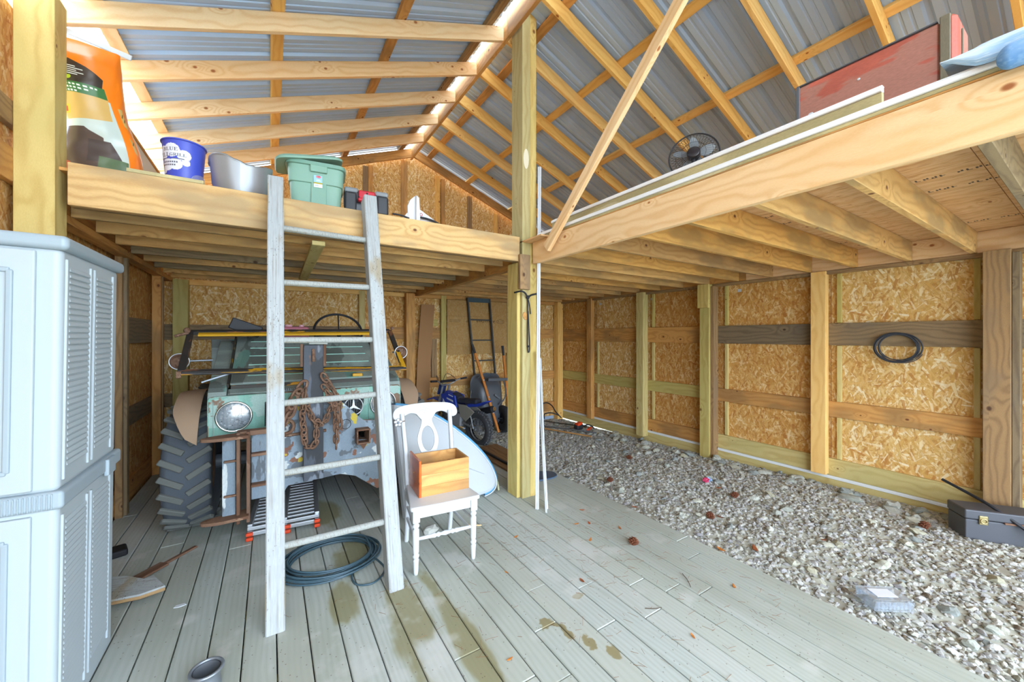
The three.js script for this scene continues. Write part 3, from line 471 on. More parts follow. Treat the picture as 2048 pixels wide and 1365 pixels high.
// ---------------------------------------------------------------- things lying on the deck
{ // hose coil
  const pts = []; const loops = 11, per = 14;
  for (let i = 0; i < loops * per; i++) { const k = i / per, a = k * 6.283, q = 0.175 + 0.11 * vn(k * 0.9, 1.7, 611) + 0.04 * vn(k * 3, 4.2, 612); pts.push([0.365 + q * 1.22 * Math.cos(a) + 0.05 * (vn(k * 0.7, 8, 613) - 0.5), 0.009 + 0.05 * (k / loops) * vn(k * 2.2, 3, 614) + 0.006 * Math.floor(k / 3), -2.99 + q * 0.98 * Math.sin(a) * 1.02 + 0.05 * (vn(k * 0.7, 18, 615) - 0.5)]); }
  pts.push([0.62, 0.03, -2.86], [0.66, 0.012, -2.66], [0.56, 0.008, -2.56], [0.47, 0.008, -2.6], [0.46, 0.008, -2.72], [0.50, 0.01, -2.8]);
  solo('hose_coil', 'coiled dark teal hose lying on the deck behind the ladder foot', 'hose', tube(pts, 0.0066, 900, 6), MO.hose);
}
{ // steel spout at the bottom edge
  const t = thing('metal_spout', 'short galvanised pipe spout with a rolled rim on the deck planks', 'pipe', [-0.245, 0, -2.22]);
  L('pipe', lathe([[0.055, 0.0], [0.052, 0.03], [0.05, 0.05], [0.052, 0.068], [0.058, 0.078]], 32), MO.steel, t); L('inner_wall', lathe([[0.046, 0.002], [0.046, 0.05], [0.05, 0.078]], 32), MO.grey, t);
  L('rolled_rim', new THREE.TorusGeometry(0.06, 0.0075, 10, 40).rotateX(Math.PI / 2).translate(0, 0.079, 0), MO.steel, t);
}
{ // broken painted timber, stick
  const s = new THREE.Shape(); [[0, 0], [0.1, -0.02], [0.26, 0.0], [0.36, 0.05], [0.24, 0.16], [0.2, 0.14], [0.08, 0.19], [-0.05, 0.2]].forEach((p, i) => i ? s.lineTo(...p) : s.moveTo(...p));
  const t = thing('broken_board', 'broken white-painted board with split end lying by the cabinet base', 'board', [-0.9, 0, -3.2]);
  L('painted_face', extr(s, 0.012).rotateX(-Math.PI / 2 + 0.12).rotateY(-0.32).translate(0, 0.062, 0.02), mm(TX.chipped, { color: 0xf6f4f0 }), t); L('wood_core', extr(s, 0.02, 0.003).rotateX(-Math.PI / 2 + 0.12).rotateY(-0.32).translate(0, 0.045, 0.02), M.girt[2], t);
  const g = board(V(-0.82, 0.02, -3.33), V(-0.47, 0.012, -3.71), 0.06, 0.022, V(1, 0, 1), 0.004), p = g.attributes.position; for (let i = 0; i < p.count; i++) { const k = cl((p.getX(i) + 0.82) / 0.35), c = -3.33 - 0.38 * k; p.setZ(i, c + (p.getZ(i) - c) * (1 - 0.55 * k)); }
  const st = thing('flat_bar', 'rusty flaked flat bar lying on the planks near the truck tyre', 'metal bar', [-0.66, 0, -3.5]); P('shank', board(V(-0.64, 0.012, -3.53), V(-0.47, 0.012, -3.715), 0.03, 0.012, V(1, 0, 1)), MO.tan, st); P('wide_end', board(V(-0.80, 0.014, -3.36), V(-0.62, 0.014, -3.55), 0.075, 0.014, V(1, 0, 1)), MO.rust, st);
  solo('black_scrap', 'black crumpled scrap beside the cabinet on the deck', 'scrap', rbox(0.1, 0.05, 0.13, 0.015).rotateY(0.3).translate(-0.94, 0.026, -3.9), MO.dark);
  solo('paint_chip', 'small white paint chip lying flat on the deck', 'chip', extr([[0, 0], [0.03, -0.008], [0.06, 0.0], [0.05, 0.018], [0.01, 0.02]], 0.003).rotateX(-Math.PI / 2).translate(-0.48, 0.002, -2.96), MO.white);
}
// ---------------------------------------------------------------- old utility truck
{
  const CX = 0.335, zt = -3.75;
  const t = thing('utility_truck', 'old teal and grey utility truck with folded windscreen behind the ladder', 'truck', [CX, 0, -4.9]);
  const prof = [[-3.75, 0.78], [-3.75, 1.12], [-3.765, 1.16], [-3.8, 1.19], [-4.68, 1.555], [-4.88, 1.555], [-4.88, 0.78]];
  const cheek = (x0, x1, m) => extr(prof.map(([z, y]) => [-z, y]), x1 - x0, 0.006).rotateY(Math.PI / 2).translate((x0 + x1) / 2, 0, 0);
  const nose = new THREE.Shape(); nose.moveTo(-0.745, 0.78); nose.lineTo(-0.745, 1.09); nose.quadraticCurveTo(-0.745, 1.13, -0.7, 1.13); nose.lineTo(0.7, 1.13); nose.quadraticCurveTo(0.745, 1.13, 0.745, 1.09); nose.lineTo(0.745, 0.78); nose.lineTo(-0.745, 0.78);
  const holes = [-1, 1].map((s) => { const h = new THREE.Path(); h.absarc(s * 0.575, 0.964, 0.118, 0, 6.2832, true); return h; }); const gh = new THREE.Path(); gh.moveTo(-0.38, 0.87); gh.lineTo(-0.38, 1.05); gh.quadraticCurveTo(-0.38, 1.07, -0.36, 1.07); gh.lineTo(0.36, 1.07); gh.quadraticCurveTo(0.42, 1.06, 0.41, 0.99); gh.lineTo(0.37, 0.87); gh.quadraticCurveTo(0.36, 0.85, 0.34, 0.85); gh.lineTo(-0.36, 0.85); gh.quadraticCurveTo(-0.38, 0.85, -0.38, 0.87); holes.push(gh);
  P('nose_panel', extr(nose, 0.03, 0.008, 16, holes).translate(CX, 0, zt), MO.teal, t);
  P('left_cheek', cheek(-0.41, -0.29), MO.hood, t); P('right_cheek', cheek(0.96, 1.08), MO.hood, t);
  const iron = std({ map: TX.rust, color: 0xa8acae, roughness: 0.6, metalness: 0.3 });
  P('engine_block', [rbox(0.42, 0.5, 0.7, 0.04).translate(0.36, 0.74, -4.42), rbox(0.3, 0.09, 0.6, 0.03).translate(0.36, 1.03, -4.42), new THREE.CylinderGeometry(0.11, 0.11, 0.14, 24).translate(0.62, 1.04, -4.3)], iron, t); P('firewall', bb(-0.28, 0.95, 0.5, 1.3, -4.87, -4.855), MO.hood, t);
  P('radiator_fins', Array.from({ length: 40 }, (_, i) => new THREE.BoxGeometry(0.006, 0.46, 0.04).translate(-0.04 + i * 0.0192, 0.84, -3.93)), MO.steel, t); P('radiator_tank', [rbox(0.8, 0.06, 0.07, 0.015).translate(CX, 1.08, -3.93), rbox(0.8, 0.05, 0.07, 0.015).translate(CX, 0.6, -3.93)], iron, t); P('inner_panel', bb(-0.28, 0.2, 1.085, 1.14, -4.1, -3.84), MO.yel, t);
  const lid = P('hood_lid', board(V(CX, 1.205, -3.85), V(CX, 1.585, -4.70), 0.024, 1.22, V(0, 1, 0), 0.006), MO.hood, t);
  for (const k of [0.12, 0.33, 0.52, 0.7, 0.86]) P('hood_rib', rod(V(-0.16, 1.205 + 0.38 * k + 0.014, -3.85 - 0.85 * k), V(0.86, 1.205 + 0.38 * k + 0.014, -3.85 - 0.85 * k), 0.0055, 0.0055, 6), std({ color: 0x8fc2b2, roughness: 0.5 }), lid);
  P('hood_lip', bb(-0.27, 0.94, 1.155, 1.2, -3.855, -3.835), mm(TX.frame, { color: 0xfff0d8 }), lid);
  P('hood_latch', [rbox(0.09, 0.03, 0.03, 0.008).translate(0.70, 1.235, -3.85)], MO.yel, lid);
  P('hood_seam', [board(V(-0.285, 1.20, -3.80), V(-0.285, 1.585, -4.66), 0.03, 0.014, V(0, 1, 0)), board(V(0.955, 1.20, -3.80), V(0.955, 1.585, -4.66), 0.03, 0.014, V(0, 1, 0))], MO.frame, t);
  P('dash', bb(-0.5, 1.17, 1.1, 1.57, -4.94, -4.885), MO.hood, t); P('cab_floor', bb(-0.5, 1.17, 0.7, 0.78, -6.1, -4.95), MO.hood, t); P('seat', rbox(1.3, 0.5, 0.16, 0.04).translate(CX, 1.1, -5.7), MO.black, t); P('rear_body', [bb(-0.5, -0.44, 0.78, 1.25, -6.15, -4.95), bb(1.11, 1.17, 0.78, 1.25, -6.15, -4.95), bb(-0.5, 1.17, 0.78, 1.3, -6.2, -6.14)], MO.hood, t);
  P('chassis', [bb(-0.1, 0.0, 0.42, 0.6, -6.2, -3.7), bb(0.67, 0.77, 0.42, 0.6, -6.2, -3.7), bb(-0.05, 0.72, 0.4, 0.5, -4.35, -4.1)], MO.rust, t);
  for (const z of [-4.24, -6.0]) P('axle', rod(V(-0.4, 0.5, z), V(1.07, 0.5, z), 0.06, 0.06, 14), MO.grey, t);
  // grille and badge
  const bars = []; for (let i = 0; i <= 46; i++) bars.push(new THREE.BoxGeometry(0.0025, 0.23, 0.004).translate(-0.06 + i * 0.0175, 0.96, -3.752)); for (let j = 0; j <= 13; j++) bars.push(new THREE.BoxGeometry(0.82, 0.0025, 0.004).translate(CX + 0.01, 0.85 + j * 0.0175, -3.752));
  const gr = P('grille', bars, MO.grey, t);
  const star = [new THREE.TorusGeometry(0.08, 0.006, 8, 40).translate(0.647, 0.957, -3.738)]; for (let k = 0; k < 3; k++) { const a = Math.PI / 2 + k * 2.0944; star.push(extr([[0.078 * Math.cos(a), 0.078 * Math.sin(a)], [0.013 * Math.cos(a + 1.047), 0.013 * Math.sin(a + 1.047)], [0, 0], [0.013 * Math.cos(a - 1.047), 0.013 * Math.sin(a - 1.047)]], 0.008).translate(0.647, 0.957, -3.738)); }
  P('badge', star, MO.alu, gr, 'three-pointed star badge in a ring');
  P('vent_slots', Array.from({ length: 14 }, (_, i) => rbox(0.006, 0.03, 0.006, 0.002, 1).translate(0.02 + i * 0.014, 1.142, -3.757)), MO.steel, t);
  P('nose_top', board(V(CX, 1.135, -3.765), V(CX, 1.165, -3.84), 0.014, 1.24, V(0, 1, 0)), MO.hood, t);
  // headlights
  const lensU = canvasTex(256, 256, (g) => { g.fillStyle = '#9aa4aa'; g.fillRect(0, 0, 256, 256); for (let i = 0; i < 52; i++) { g.fillStyle = i % 2 ? '#e6ecef' : '#7f8a91'; g.fillRect(i * 5, 0, 3, 256); } g.globalAlpha = 0.5; for (let i = 0; i < 120; i++) { g.fillStyle = pick(['#ffffff', '#596268', '#c8d2d8']); g.fillRect(rnd() * 256, rnd() * 256, rr(4, 26), rr(3, 14)); } });
  for (const x of [CX - 0.575, CX + 0.575]) {
    const hl = P('headlight', lathe([[0.118, -0.01], [0.124, 0.004], [0.122, 0.016], [0.112, 0.02], [0.108, 0.012]], 40).rotateX(Math.PI / 2).translate(x, 0.964, -3.735), MO.chrome, t, 'round chrome-rimmed headlight');
    P('reflector', flatUV(new THREE.SphereGeometry(0.15, 40, 12, 0, 6.2832, 0, 0.8).scale(1, 0.5, 1).rotateX(Math.PI / 2).translate(x, 0.964, -3.80), x, 0.964, 0.22), std({ color: 0xffffff, metalness: 0.45, roughness: 0.25, map: lensU }), hl);
    P('lens', lathe([[0, 0.03], [0.05, 0.026], [0.09, 0.016], [0.108, 0.01]], 32).rotateX(Math.PI / 2).translate(x, 0.964, -3.735), MO.glass, hl);
    P('bezel', [bb(x - 0.135, x - 0.131, 0.83, 1.09, -3.737, -3.731), bb(x - 0.135, x + 0.135, 0.826, 0.83, -3.737, -3.731)], MO.hood, hl);
  }
  // folded windscreen frame
  const wA = V(-0.55, 1.335, -3.66), wB = V(1.085, 1.295, -3.66), wC = V(-0.60, 1.635, -4.42), wD = V(1.15, 1.66, -4.42), ws = P('windscreen_frame', board(wA, wB, 0.028, 0.05, V(0, 1, 0.4)), MO.frame, t);
  P('frame_tube', rod(V(-0.56, 1.325, -3.632), V(1.1, 1.285, -3.632), 0.009), MO.frame, ws); P('frame_rail', board(wC, wD, 0.03, 0.055, V(0, 1, 0.4)), MO.frame, ws, 'top rail with flaking yellow paint'); P('yellow_seal', board(V(-0.54, 1.615, -4.36), V(1.1, 1.635, -4.36), 0.02, 0.05, V(0, 1, 0.4)), MO.yel, ws);
  P('frame_side', board(wA, wC, 0.03, 0.045, V(0, 1, 0)), MO.frame, ws); P('frame_side', board(wB, wD, 0.03, 0.045, V(0, 1, 0)), MO.frame, ws); P('hinge_bolt', [rod(V(-0.69, 1.6, -4.3), V(-0.6, 1.63, -4.32), 0.012), new THREE.SphereGeometry(0.026, 10, 8).translate(-0.61, 1.65, -4.32), new THREE.SphereGeometry(0.02, 10, 8).translate(1.16, 1.69, -4.35), rbox(0.03, 0.05, 0.03, 0.006).translate(-0.56, 1.32, -3.63)], MO.rust, ws);
  P('wiper_arm', [board(V(-0.44, 1.25, -3.70), V(-0.22, 1.325, -3.70), 0.014, 0.008)], MO.steel, ws);
  for (const [x, y, z, s] of [[-0.605, 1.40, -3.95, 1], [1.135, 1.435, -3.92, 1]]) { const sl = P('side_lamp', lathe([[0, -0.055], [0.035, -0.045], [0.058, -0.01], [0.062, 0.0]], 24).rotateX(Math.PI / 2).translate(x, y, z), MO.rust, t); P('lamp_rim', new THREE.TorusGeometry(0.062, 0.004, 8, 32).translate(x, y, z), MO.alu, sl); P('lamp_bracket', rod(V(x, y, z - 0.04), V(x + (x < 0 ? 0.2 : -0.06), y + 0.0, z - 0.1), 0.008), MO.steel, sl); }
  // steering wheel
  const stw = P('steering_wheel', new THREE.TorusGeometry(0.265, 0.0135, 10, 56).rotateX(-0.62).translate(0.70, 1.655, -5.02), MO.black, t); P('spoke', [rod(V(0.70, 1.64, -5.0), V(0.715, 1.872, -5.17), 0.008), rod(V(0.70, 1.64, -5.0), V(0.455, 1.60, -4.98), 0.008), rod(V(0.70, 1.64, -5.0), V(0.95, 1.6, -4.98), 0.008), new THREE.SphereGeometry(0.035, 12, 8).translate(0.70, 1.635, -5.0), rod(V(0.70, 1.63, -5.0), V(0.70, 1.3, -4.85), 0.02)], MO.black, stw);
  // wheels
  const tireP = [[0.27, -0.115], [0.33, -0.15], [0.42, -0.155], [0.475, -0.14], [0.485, -0.1], [0.487, 0], [0.485, 0.1], [0.475, 0.14], [0.42, 0.155], [0.33, 0.15], [0.27, 0.115]];
  const lug = cbox(0.165, 0.044, 0.028, 0.006), N = 25; let tread = [];
  for (let i = 0; i < N; i++) for (const s of [-1, 1]) { const a = (i + (s > 0 ? 0.5 : 0)) / N * 6.283, g = lug.clone().rotateZ(s * 0.55).translate(s * 0.083, 0, 0).rotateX(0); g.translate(0, 0, 0.492); g.rotateX(-a); tread.push(g); }
  tread = join(tread);
  const tireG = lathe(tireP, 48).rotateZ(Math.PI / 2);
  for (const [x, z, tr] of [[-0.545, -4.24, 0.0], [1.235, -4.24, 0.0], [-0.565, -6.0, 0], [1.235, -6.0, 0]]) {
    const w = P('tyre', tireG.clone().translate(x, 0.507, z), MO.rubber, t); P('tread', tread.clone().translate(x, 0.507, z), MO.lug, w);
    P('wheel_rim', [lathe([[0.0, -0.02], [0.1, -0.03], [0.2, 0.0], [0.25, 0.06], [0.275, 0.115]], 28).rotateZ(x < 0 ? -Math.PI / 2 : Math.PI / 2).translate(x, 0.507, z), lathe([[0.0, -0.02], [0.1, -0.03], [0.2, 0.0], [0.25, 0.06], [0.275, 0.115]], 28).rotateZ(x < 0 ? Math.PI / 2 : -Math.PI / 2).translate(x, 0.507, z)], MO.rust, w);
  }
  for (const s of [-1, 1]) { // mudguards
    const pos = [], idx = [], nA = 16, nW = 5; for (let i = 0; i <= nA; i++) for (let j = 0; j <= nW; j++) { const a = (26 + 84 * i / nA) * Math.PI / 180, taper = Math.sqrt(cl((100 * i / nA) / 34)), xo = 0.80 + 0.17 * taper * (j / nW); pos.push(CX + s * (xo - 0.0 + 0.0), 0.52 + (0.62 - 0.015 * (j / nW) ** 2) * Math.sin(a), -4.24 + 0.62 * Math.cos(a)); if (i < nA && j < nW) { const k = i * (nW + 1) + j; idx.push(k, k + 1, k + nW + 2, k, k + nW + 2, k + nW + 1); } }
    const g = new THREE.BufferGeometry(); g.setAttribute('position', new THREE.Float32BufferAttribute(pos, 3)); g.setIndex(idx); g.computeVertexNormals(); const g2 = g.clone().translate(0, -0.006, -0.004); P('mudguard', [g, g2], std({ color: 0xa58a70, roughness: 0.75 }), t);
  }
  // front bumper frame
  P('bracket_plate', bb(-0.29, -0.212, 0.30, 0.86, -3.44, -3.42), MO.blue, t);
  const ear = (y) => { const e = new THREE.Shape(); e.moveTo(-0.13, 3.5); e.lineTo(-0.13, 3.34); e.lineTo(-0.28, 3.33); e.quadraticCurveTo(-0.41, 3.34, -0.41, 3.39); e.quadraticCurveTo(-0.41, 3.43, -0.3, 3.45); e.lineTo(-0.13, 3.5); const h = new THREE.Path(); h.absarc(-0.34, 3.39, 0.02, 0, 6.283, true); return extr(e, 0.022, 0.003, 10, [h]).rotateX(-Math.PI / 2).translate(0, y, 0); };
  P('bumper_ear', ear(0.875), MO.tan, t); P('bumper_ear', ear(0.295), MO.tan, t);
  for (const x of [-0.195, -0.135]) P('bumper_upright', bb(x - 0.011, x + 0.011, 0.24, 0.90, -3.50, -3.385), MO.rust, t);
  P('bracket_strap', [bb(-0.28, -0.19, 0.69, 0.705, -3.42, -3.40), bb(-0.28, -0.19, 0.44, 0.455, -3.42, -3.40)], MO.rust, t);
  P('bumper_box', [bb(-0.12, 0.04, 0.36, 0.88, -3.55, -3.50)], MO.blue, t); P('bumper_bar', [bb(-0.19, 0.04, 0.865, 0.9, -3.50, -3.42), bb(-0.12, 0.04, 0.70, 0.72, -3.5, -3.44), bb(-0.12, 0.04, 0.47, 0.49, -3.5, -3.44)], MO.rust, t);
  const pl = new THREE.Shape([[-0.0, 0.42], [-0.0, 1.06], [0.37, 1.07], [0.52, 1.04], [0.6, 0.96], [0.68, 0.875], [0.80, 0.86], [0.93, 0.85], [0.93, 0.44], [0.93, 0.30], [0.80, 0.255], [0.62, 0.40], [0.5, 0.44], [0.12, 0.42], [0.05, 0.31], [-0.0, 0.30]].map((q) => new THREE.Vector2(...q)));
  const ph = new THREE.Path(); ph.absarc(0.543, 0.854, 0.042, 0, 6.283, true); const rh = new THREE.Path(); rh.moveTo(0.625, 0.70); rh.lineTo(0.625, 0.80); rh.lineTo(0.72, 0.80); rh.lineTo(0.72, 0.70); rh.lineTo(0.625, 0.70);
  const plate = P('front_plate', extr(pl, 0.02, 0.003, 16, [ph, rh]).translate(0, 0, -3.5), MO.blue, t, 'blue-grey steel plate blotched with rust and yellow'); { const uv = plate.geometry.attributes.uv; for (let i = 0; i < uv.count; i++) uv.setXY(i, uv.getX(i) * 1.4, uv.getY(i) * 1.4); }
  P('pipe_socket', [lathe([[0.03, -0.06], [0.042, -0.05], [0.046, 0.004], [0.038, 0.006], [0.03, -0.04]], 24).rotateX(Math.PI / 2).translate(0.543, 0.854, -3.495), new THREE.CylinderGeometry(0.03, 0.03, 0.01, 20).rotateX(Math.PI / 2).translate(0.543, 0.854, -3.53)], MO.dark, plate);
  P('tow_receiver', [bb(0.615, 0.627, 0.69, 0.81, -3.6, -3.40), bb(0.713, 0.725, 0.69, 0.81, -3.6, -3.40), bb(0.615, 0.725, 0.80, 0.812, -3.6, -3.40), bb(0.615, 0.725, 0.688, 0.70, -3.6, -3.40), extr([[0.64, 0.69], [0.70, 0.69], [0.67, 0.64]], 0.02).translate(0, 0, -3.42)], MO.rust, plate);
  P('cross_bar', rod(V(0.05, 0.822, -3.475), V(0.39, 0.826, -3.475), 0.012), MO.rust, plate); P('bolt_heads', [0.08, 0.14, 0.2, 0.26].map((x) => new THREE.CylinderGeometry(0.011, 0.011, 0.012, 6).rotateX(Math.PI / 2).translate(x, 0.53, -3.485)), MO.rust, plate);
  P('push_post', bb(0.222, 0.362, 0.46, 1.53, -3.486, -3.40), mm(worn(541, [74, 80, 90], [[[120, 128, 138], 0.5], [[40, 42, 46], 0.6], [[150, 96, 60], 0.73]], 5, 0.9)), t, 'upright dark steel post of the bumper'); P('post_lug', [bb(0.20, 0.222, 1.36, 1.54, -3.46, -3.42), bb(0.362, 0.384, 1.36, 1.54, -3.46, -3.42), rod(V(0.29, 1.50, -3.39), V(0.29, 1.40, -3.385), 0.012)], MO.rust, t);
  P('tow_ring', tube([[0.03, 0.966, -3.44], [0.09, 0.966, -3.42], [0.14, 0.94, -3.415], [0.156, 0.905, -3.415], [0.14, 0.865, -3.415], [0.09, 0.846, -3.42], [0.03, 0.845, -3.44]], 0.013, 30, 8), MO.rust, t);
  P('engine_lump', [rbox(0.3, 0.2, 0.3, 0.06).translate(0.62, 0.42, -4.3), new THREE.SphereGeometry(0.11, 12, 10).translate(0.55, 0.40, -4.1)], iron, t);
}
// chains draped over the push post
{
  const link = (() => { const c = new THREE.CurvePath(), pts = []; for (let i = 0; i < 20; i++) { const a = i / 20 * 6.283; pts.push(V(0.0145 * Math.cos(a), (0.0145 + 0.008) * Math.sin(a) + Math.sign(Math.sin(a)) * 0.006, 0)); } return new THREE.TubeGeometry(new THREE.CatmullRomCurve3(pts, true), 20, 0.0058, 6, true); })();
  const paths = [['big looped rusty chain hanging left of the push post', [[0.208, 1.205], [0.177, 1.16], [0.157, 1.116], [0.129, 1.016], [0.109, 0.972]], 1.5],
    ['rusty chain loop hanging in front of the push post down to the plate', [[0.231, 1.16], [0.219, 1.073], [0.213, 0.96], [0.221, 0.865], [0.227, 0.789], [0.24, 0.74], [0.277, 0.735], [0.302, 0.764], [0.311, 0.844], [0.315, 0.91]], 1],
    ['rusty chain swagged across the push post', [[0.227, 1.13], [0.264, 1.002], [0.294, 0.932], [0.332, 0.908], [0.371, 0.923], [0.402, 0.997], [0.42, 1.044], [0.385, 1.134]], 1],
    ['rusty chain hanging right of the push post, upper strand', [[0.367, 1.271], [0.402, 1.211], [0.447, 1.139], [0.465, 1.069], [0.481, 0.979], [0.476, 0.891]], 1.15],
    ['rusty chain hanging right of the push post, long strand over the plate', [[0.371, 1.184], [0.42, 1.112], [0.442, 1.032], [0.451, 0.933], [0.454, 0.834], [0.451, 0.727]], 1]];
  paths.forEach(([label, pts, k], n) => {
    const cu = new THREE.CatmullRomCurve3(pts.map(([x, y], i) => V(x, y, -3.375 + 0.012 * Math.sin(i * 2 + n)))), len = cu.getLength(), m = Math.floor(len / (0.041 * k)), t = thing('rusty_chain', label, 'chain', [pts[0][0], pts[0][1], -3.375], 'rusty chains on the truck bumper');
    for (let i = 0; i <= m; i++) { const p = cu.getPointAt(i / m), d = cu.getTangentAt(i / m), o = L('link', link, MO.rust, t); o.position.set(p.x - pts[0][0], p.y - pts[0][1], p.z + 3.375); o.quaternion.setFromUnitVectors(V(0, 1, 0), d).multiply(new THREE.Quaternion().setFromAxisAngle(V(0, 1, 0), i % 2 ? 1.35 : 0.2)); o.scale.setScalar(k * 1.32); }
  });
}
// things on the truck
{
  solo('plastic_tray', 'black tilted plastic tray lying on the truck hood behind the windscreen frame', 'tray', rbox(0.26, 0.11, 0.16, 0.01).rotateZ(-0.38).translate(-0.2, 1.685, -4.62), MO.black);
  const t = thing('fuel_can', 'faded pink fuel can lying behind the windscreen frame', 'fuel can', [0.2, 1.58, -4.62]); const pk = std({ color: 0xb06a78, roughness: 0.6 }); L('can_body', rbox(0.3, 0.12, 0.18, 0.03, 3).translate(0, 0.06, 0), pk, t); L('cap', [new THREE.CylinderGeometry(0.035, 0.035, 0.02, 18).translate(-0.04, 0.13, 0.04), new THREE.CylinderGeometry(0.022, 0.022, 0.02, 18).translate(0.08, 0.13, 0.04)], std({ color: 0xc99aa4, roughness: 0.6 }), t);
  solo('grey_box', 'small pale grey junction box sitting on top of the push post', 'box', rbox(0.135, 0.058, 0.09, 0.006).rotateZ(-0.02).translate(0.325, 1.565, -3.43), std({ color: 0xa9ada6, roughness: 0.6 }));
}
// folding aluminium ramp
{
  const t = thing('loading_ramp', 'folded aluminium loading ramp with orange feet under the truck', 'ramp', [0.10, 0, -3.61]); t.rotation.y = -0.07;
  for (const x of [-0.235, 0.0, 0.235]) L('side_rail', [rbox(0.034, 0.05, 1.3, 0.004).translate(x, 0.095, -0.66), rbox(0.034, 0.04, 1.3, 0.004).translate(x, 0.045, -0.66)], MO.alu, t);
  for (let i = 0; i < 17; i++) for (const s of [-1, 1]) L('tread_bar', rbox(0.2, 0.018, 0.026, 0.004).translate(s * 0.1175, 0.10, -0.07 - i * 0.072), MO.alu, t);
  for (let i = 0; i < 9; i++) for (const s of [-1, 1]) L('lower_tread', rbox(0.2, 0.014, 0.024, 0.004).translate(s * 0.1175, 0.045, -0.1 - i * 0.13), MO.steel, t);
  L('end_bar', [rbox(0.5, 0.028, 0.02, 0.004).translate(0, 0.092, 0.0), rbox(0.5, 0.03, 0.018, 0.004).translate(0, 0.05, 0.004)], MO.alu, t);
  for (const x of [-0.235, 0.02, 0.235]) for (const y of [0.018, 0.056]) L('rubber_foot', rbox(0.046, 0.026, 0.03, 0.007).translate(x, y, 0.018), MO.orange, t, 'orange rubber foot');
}
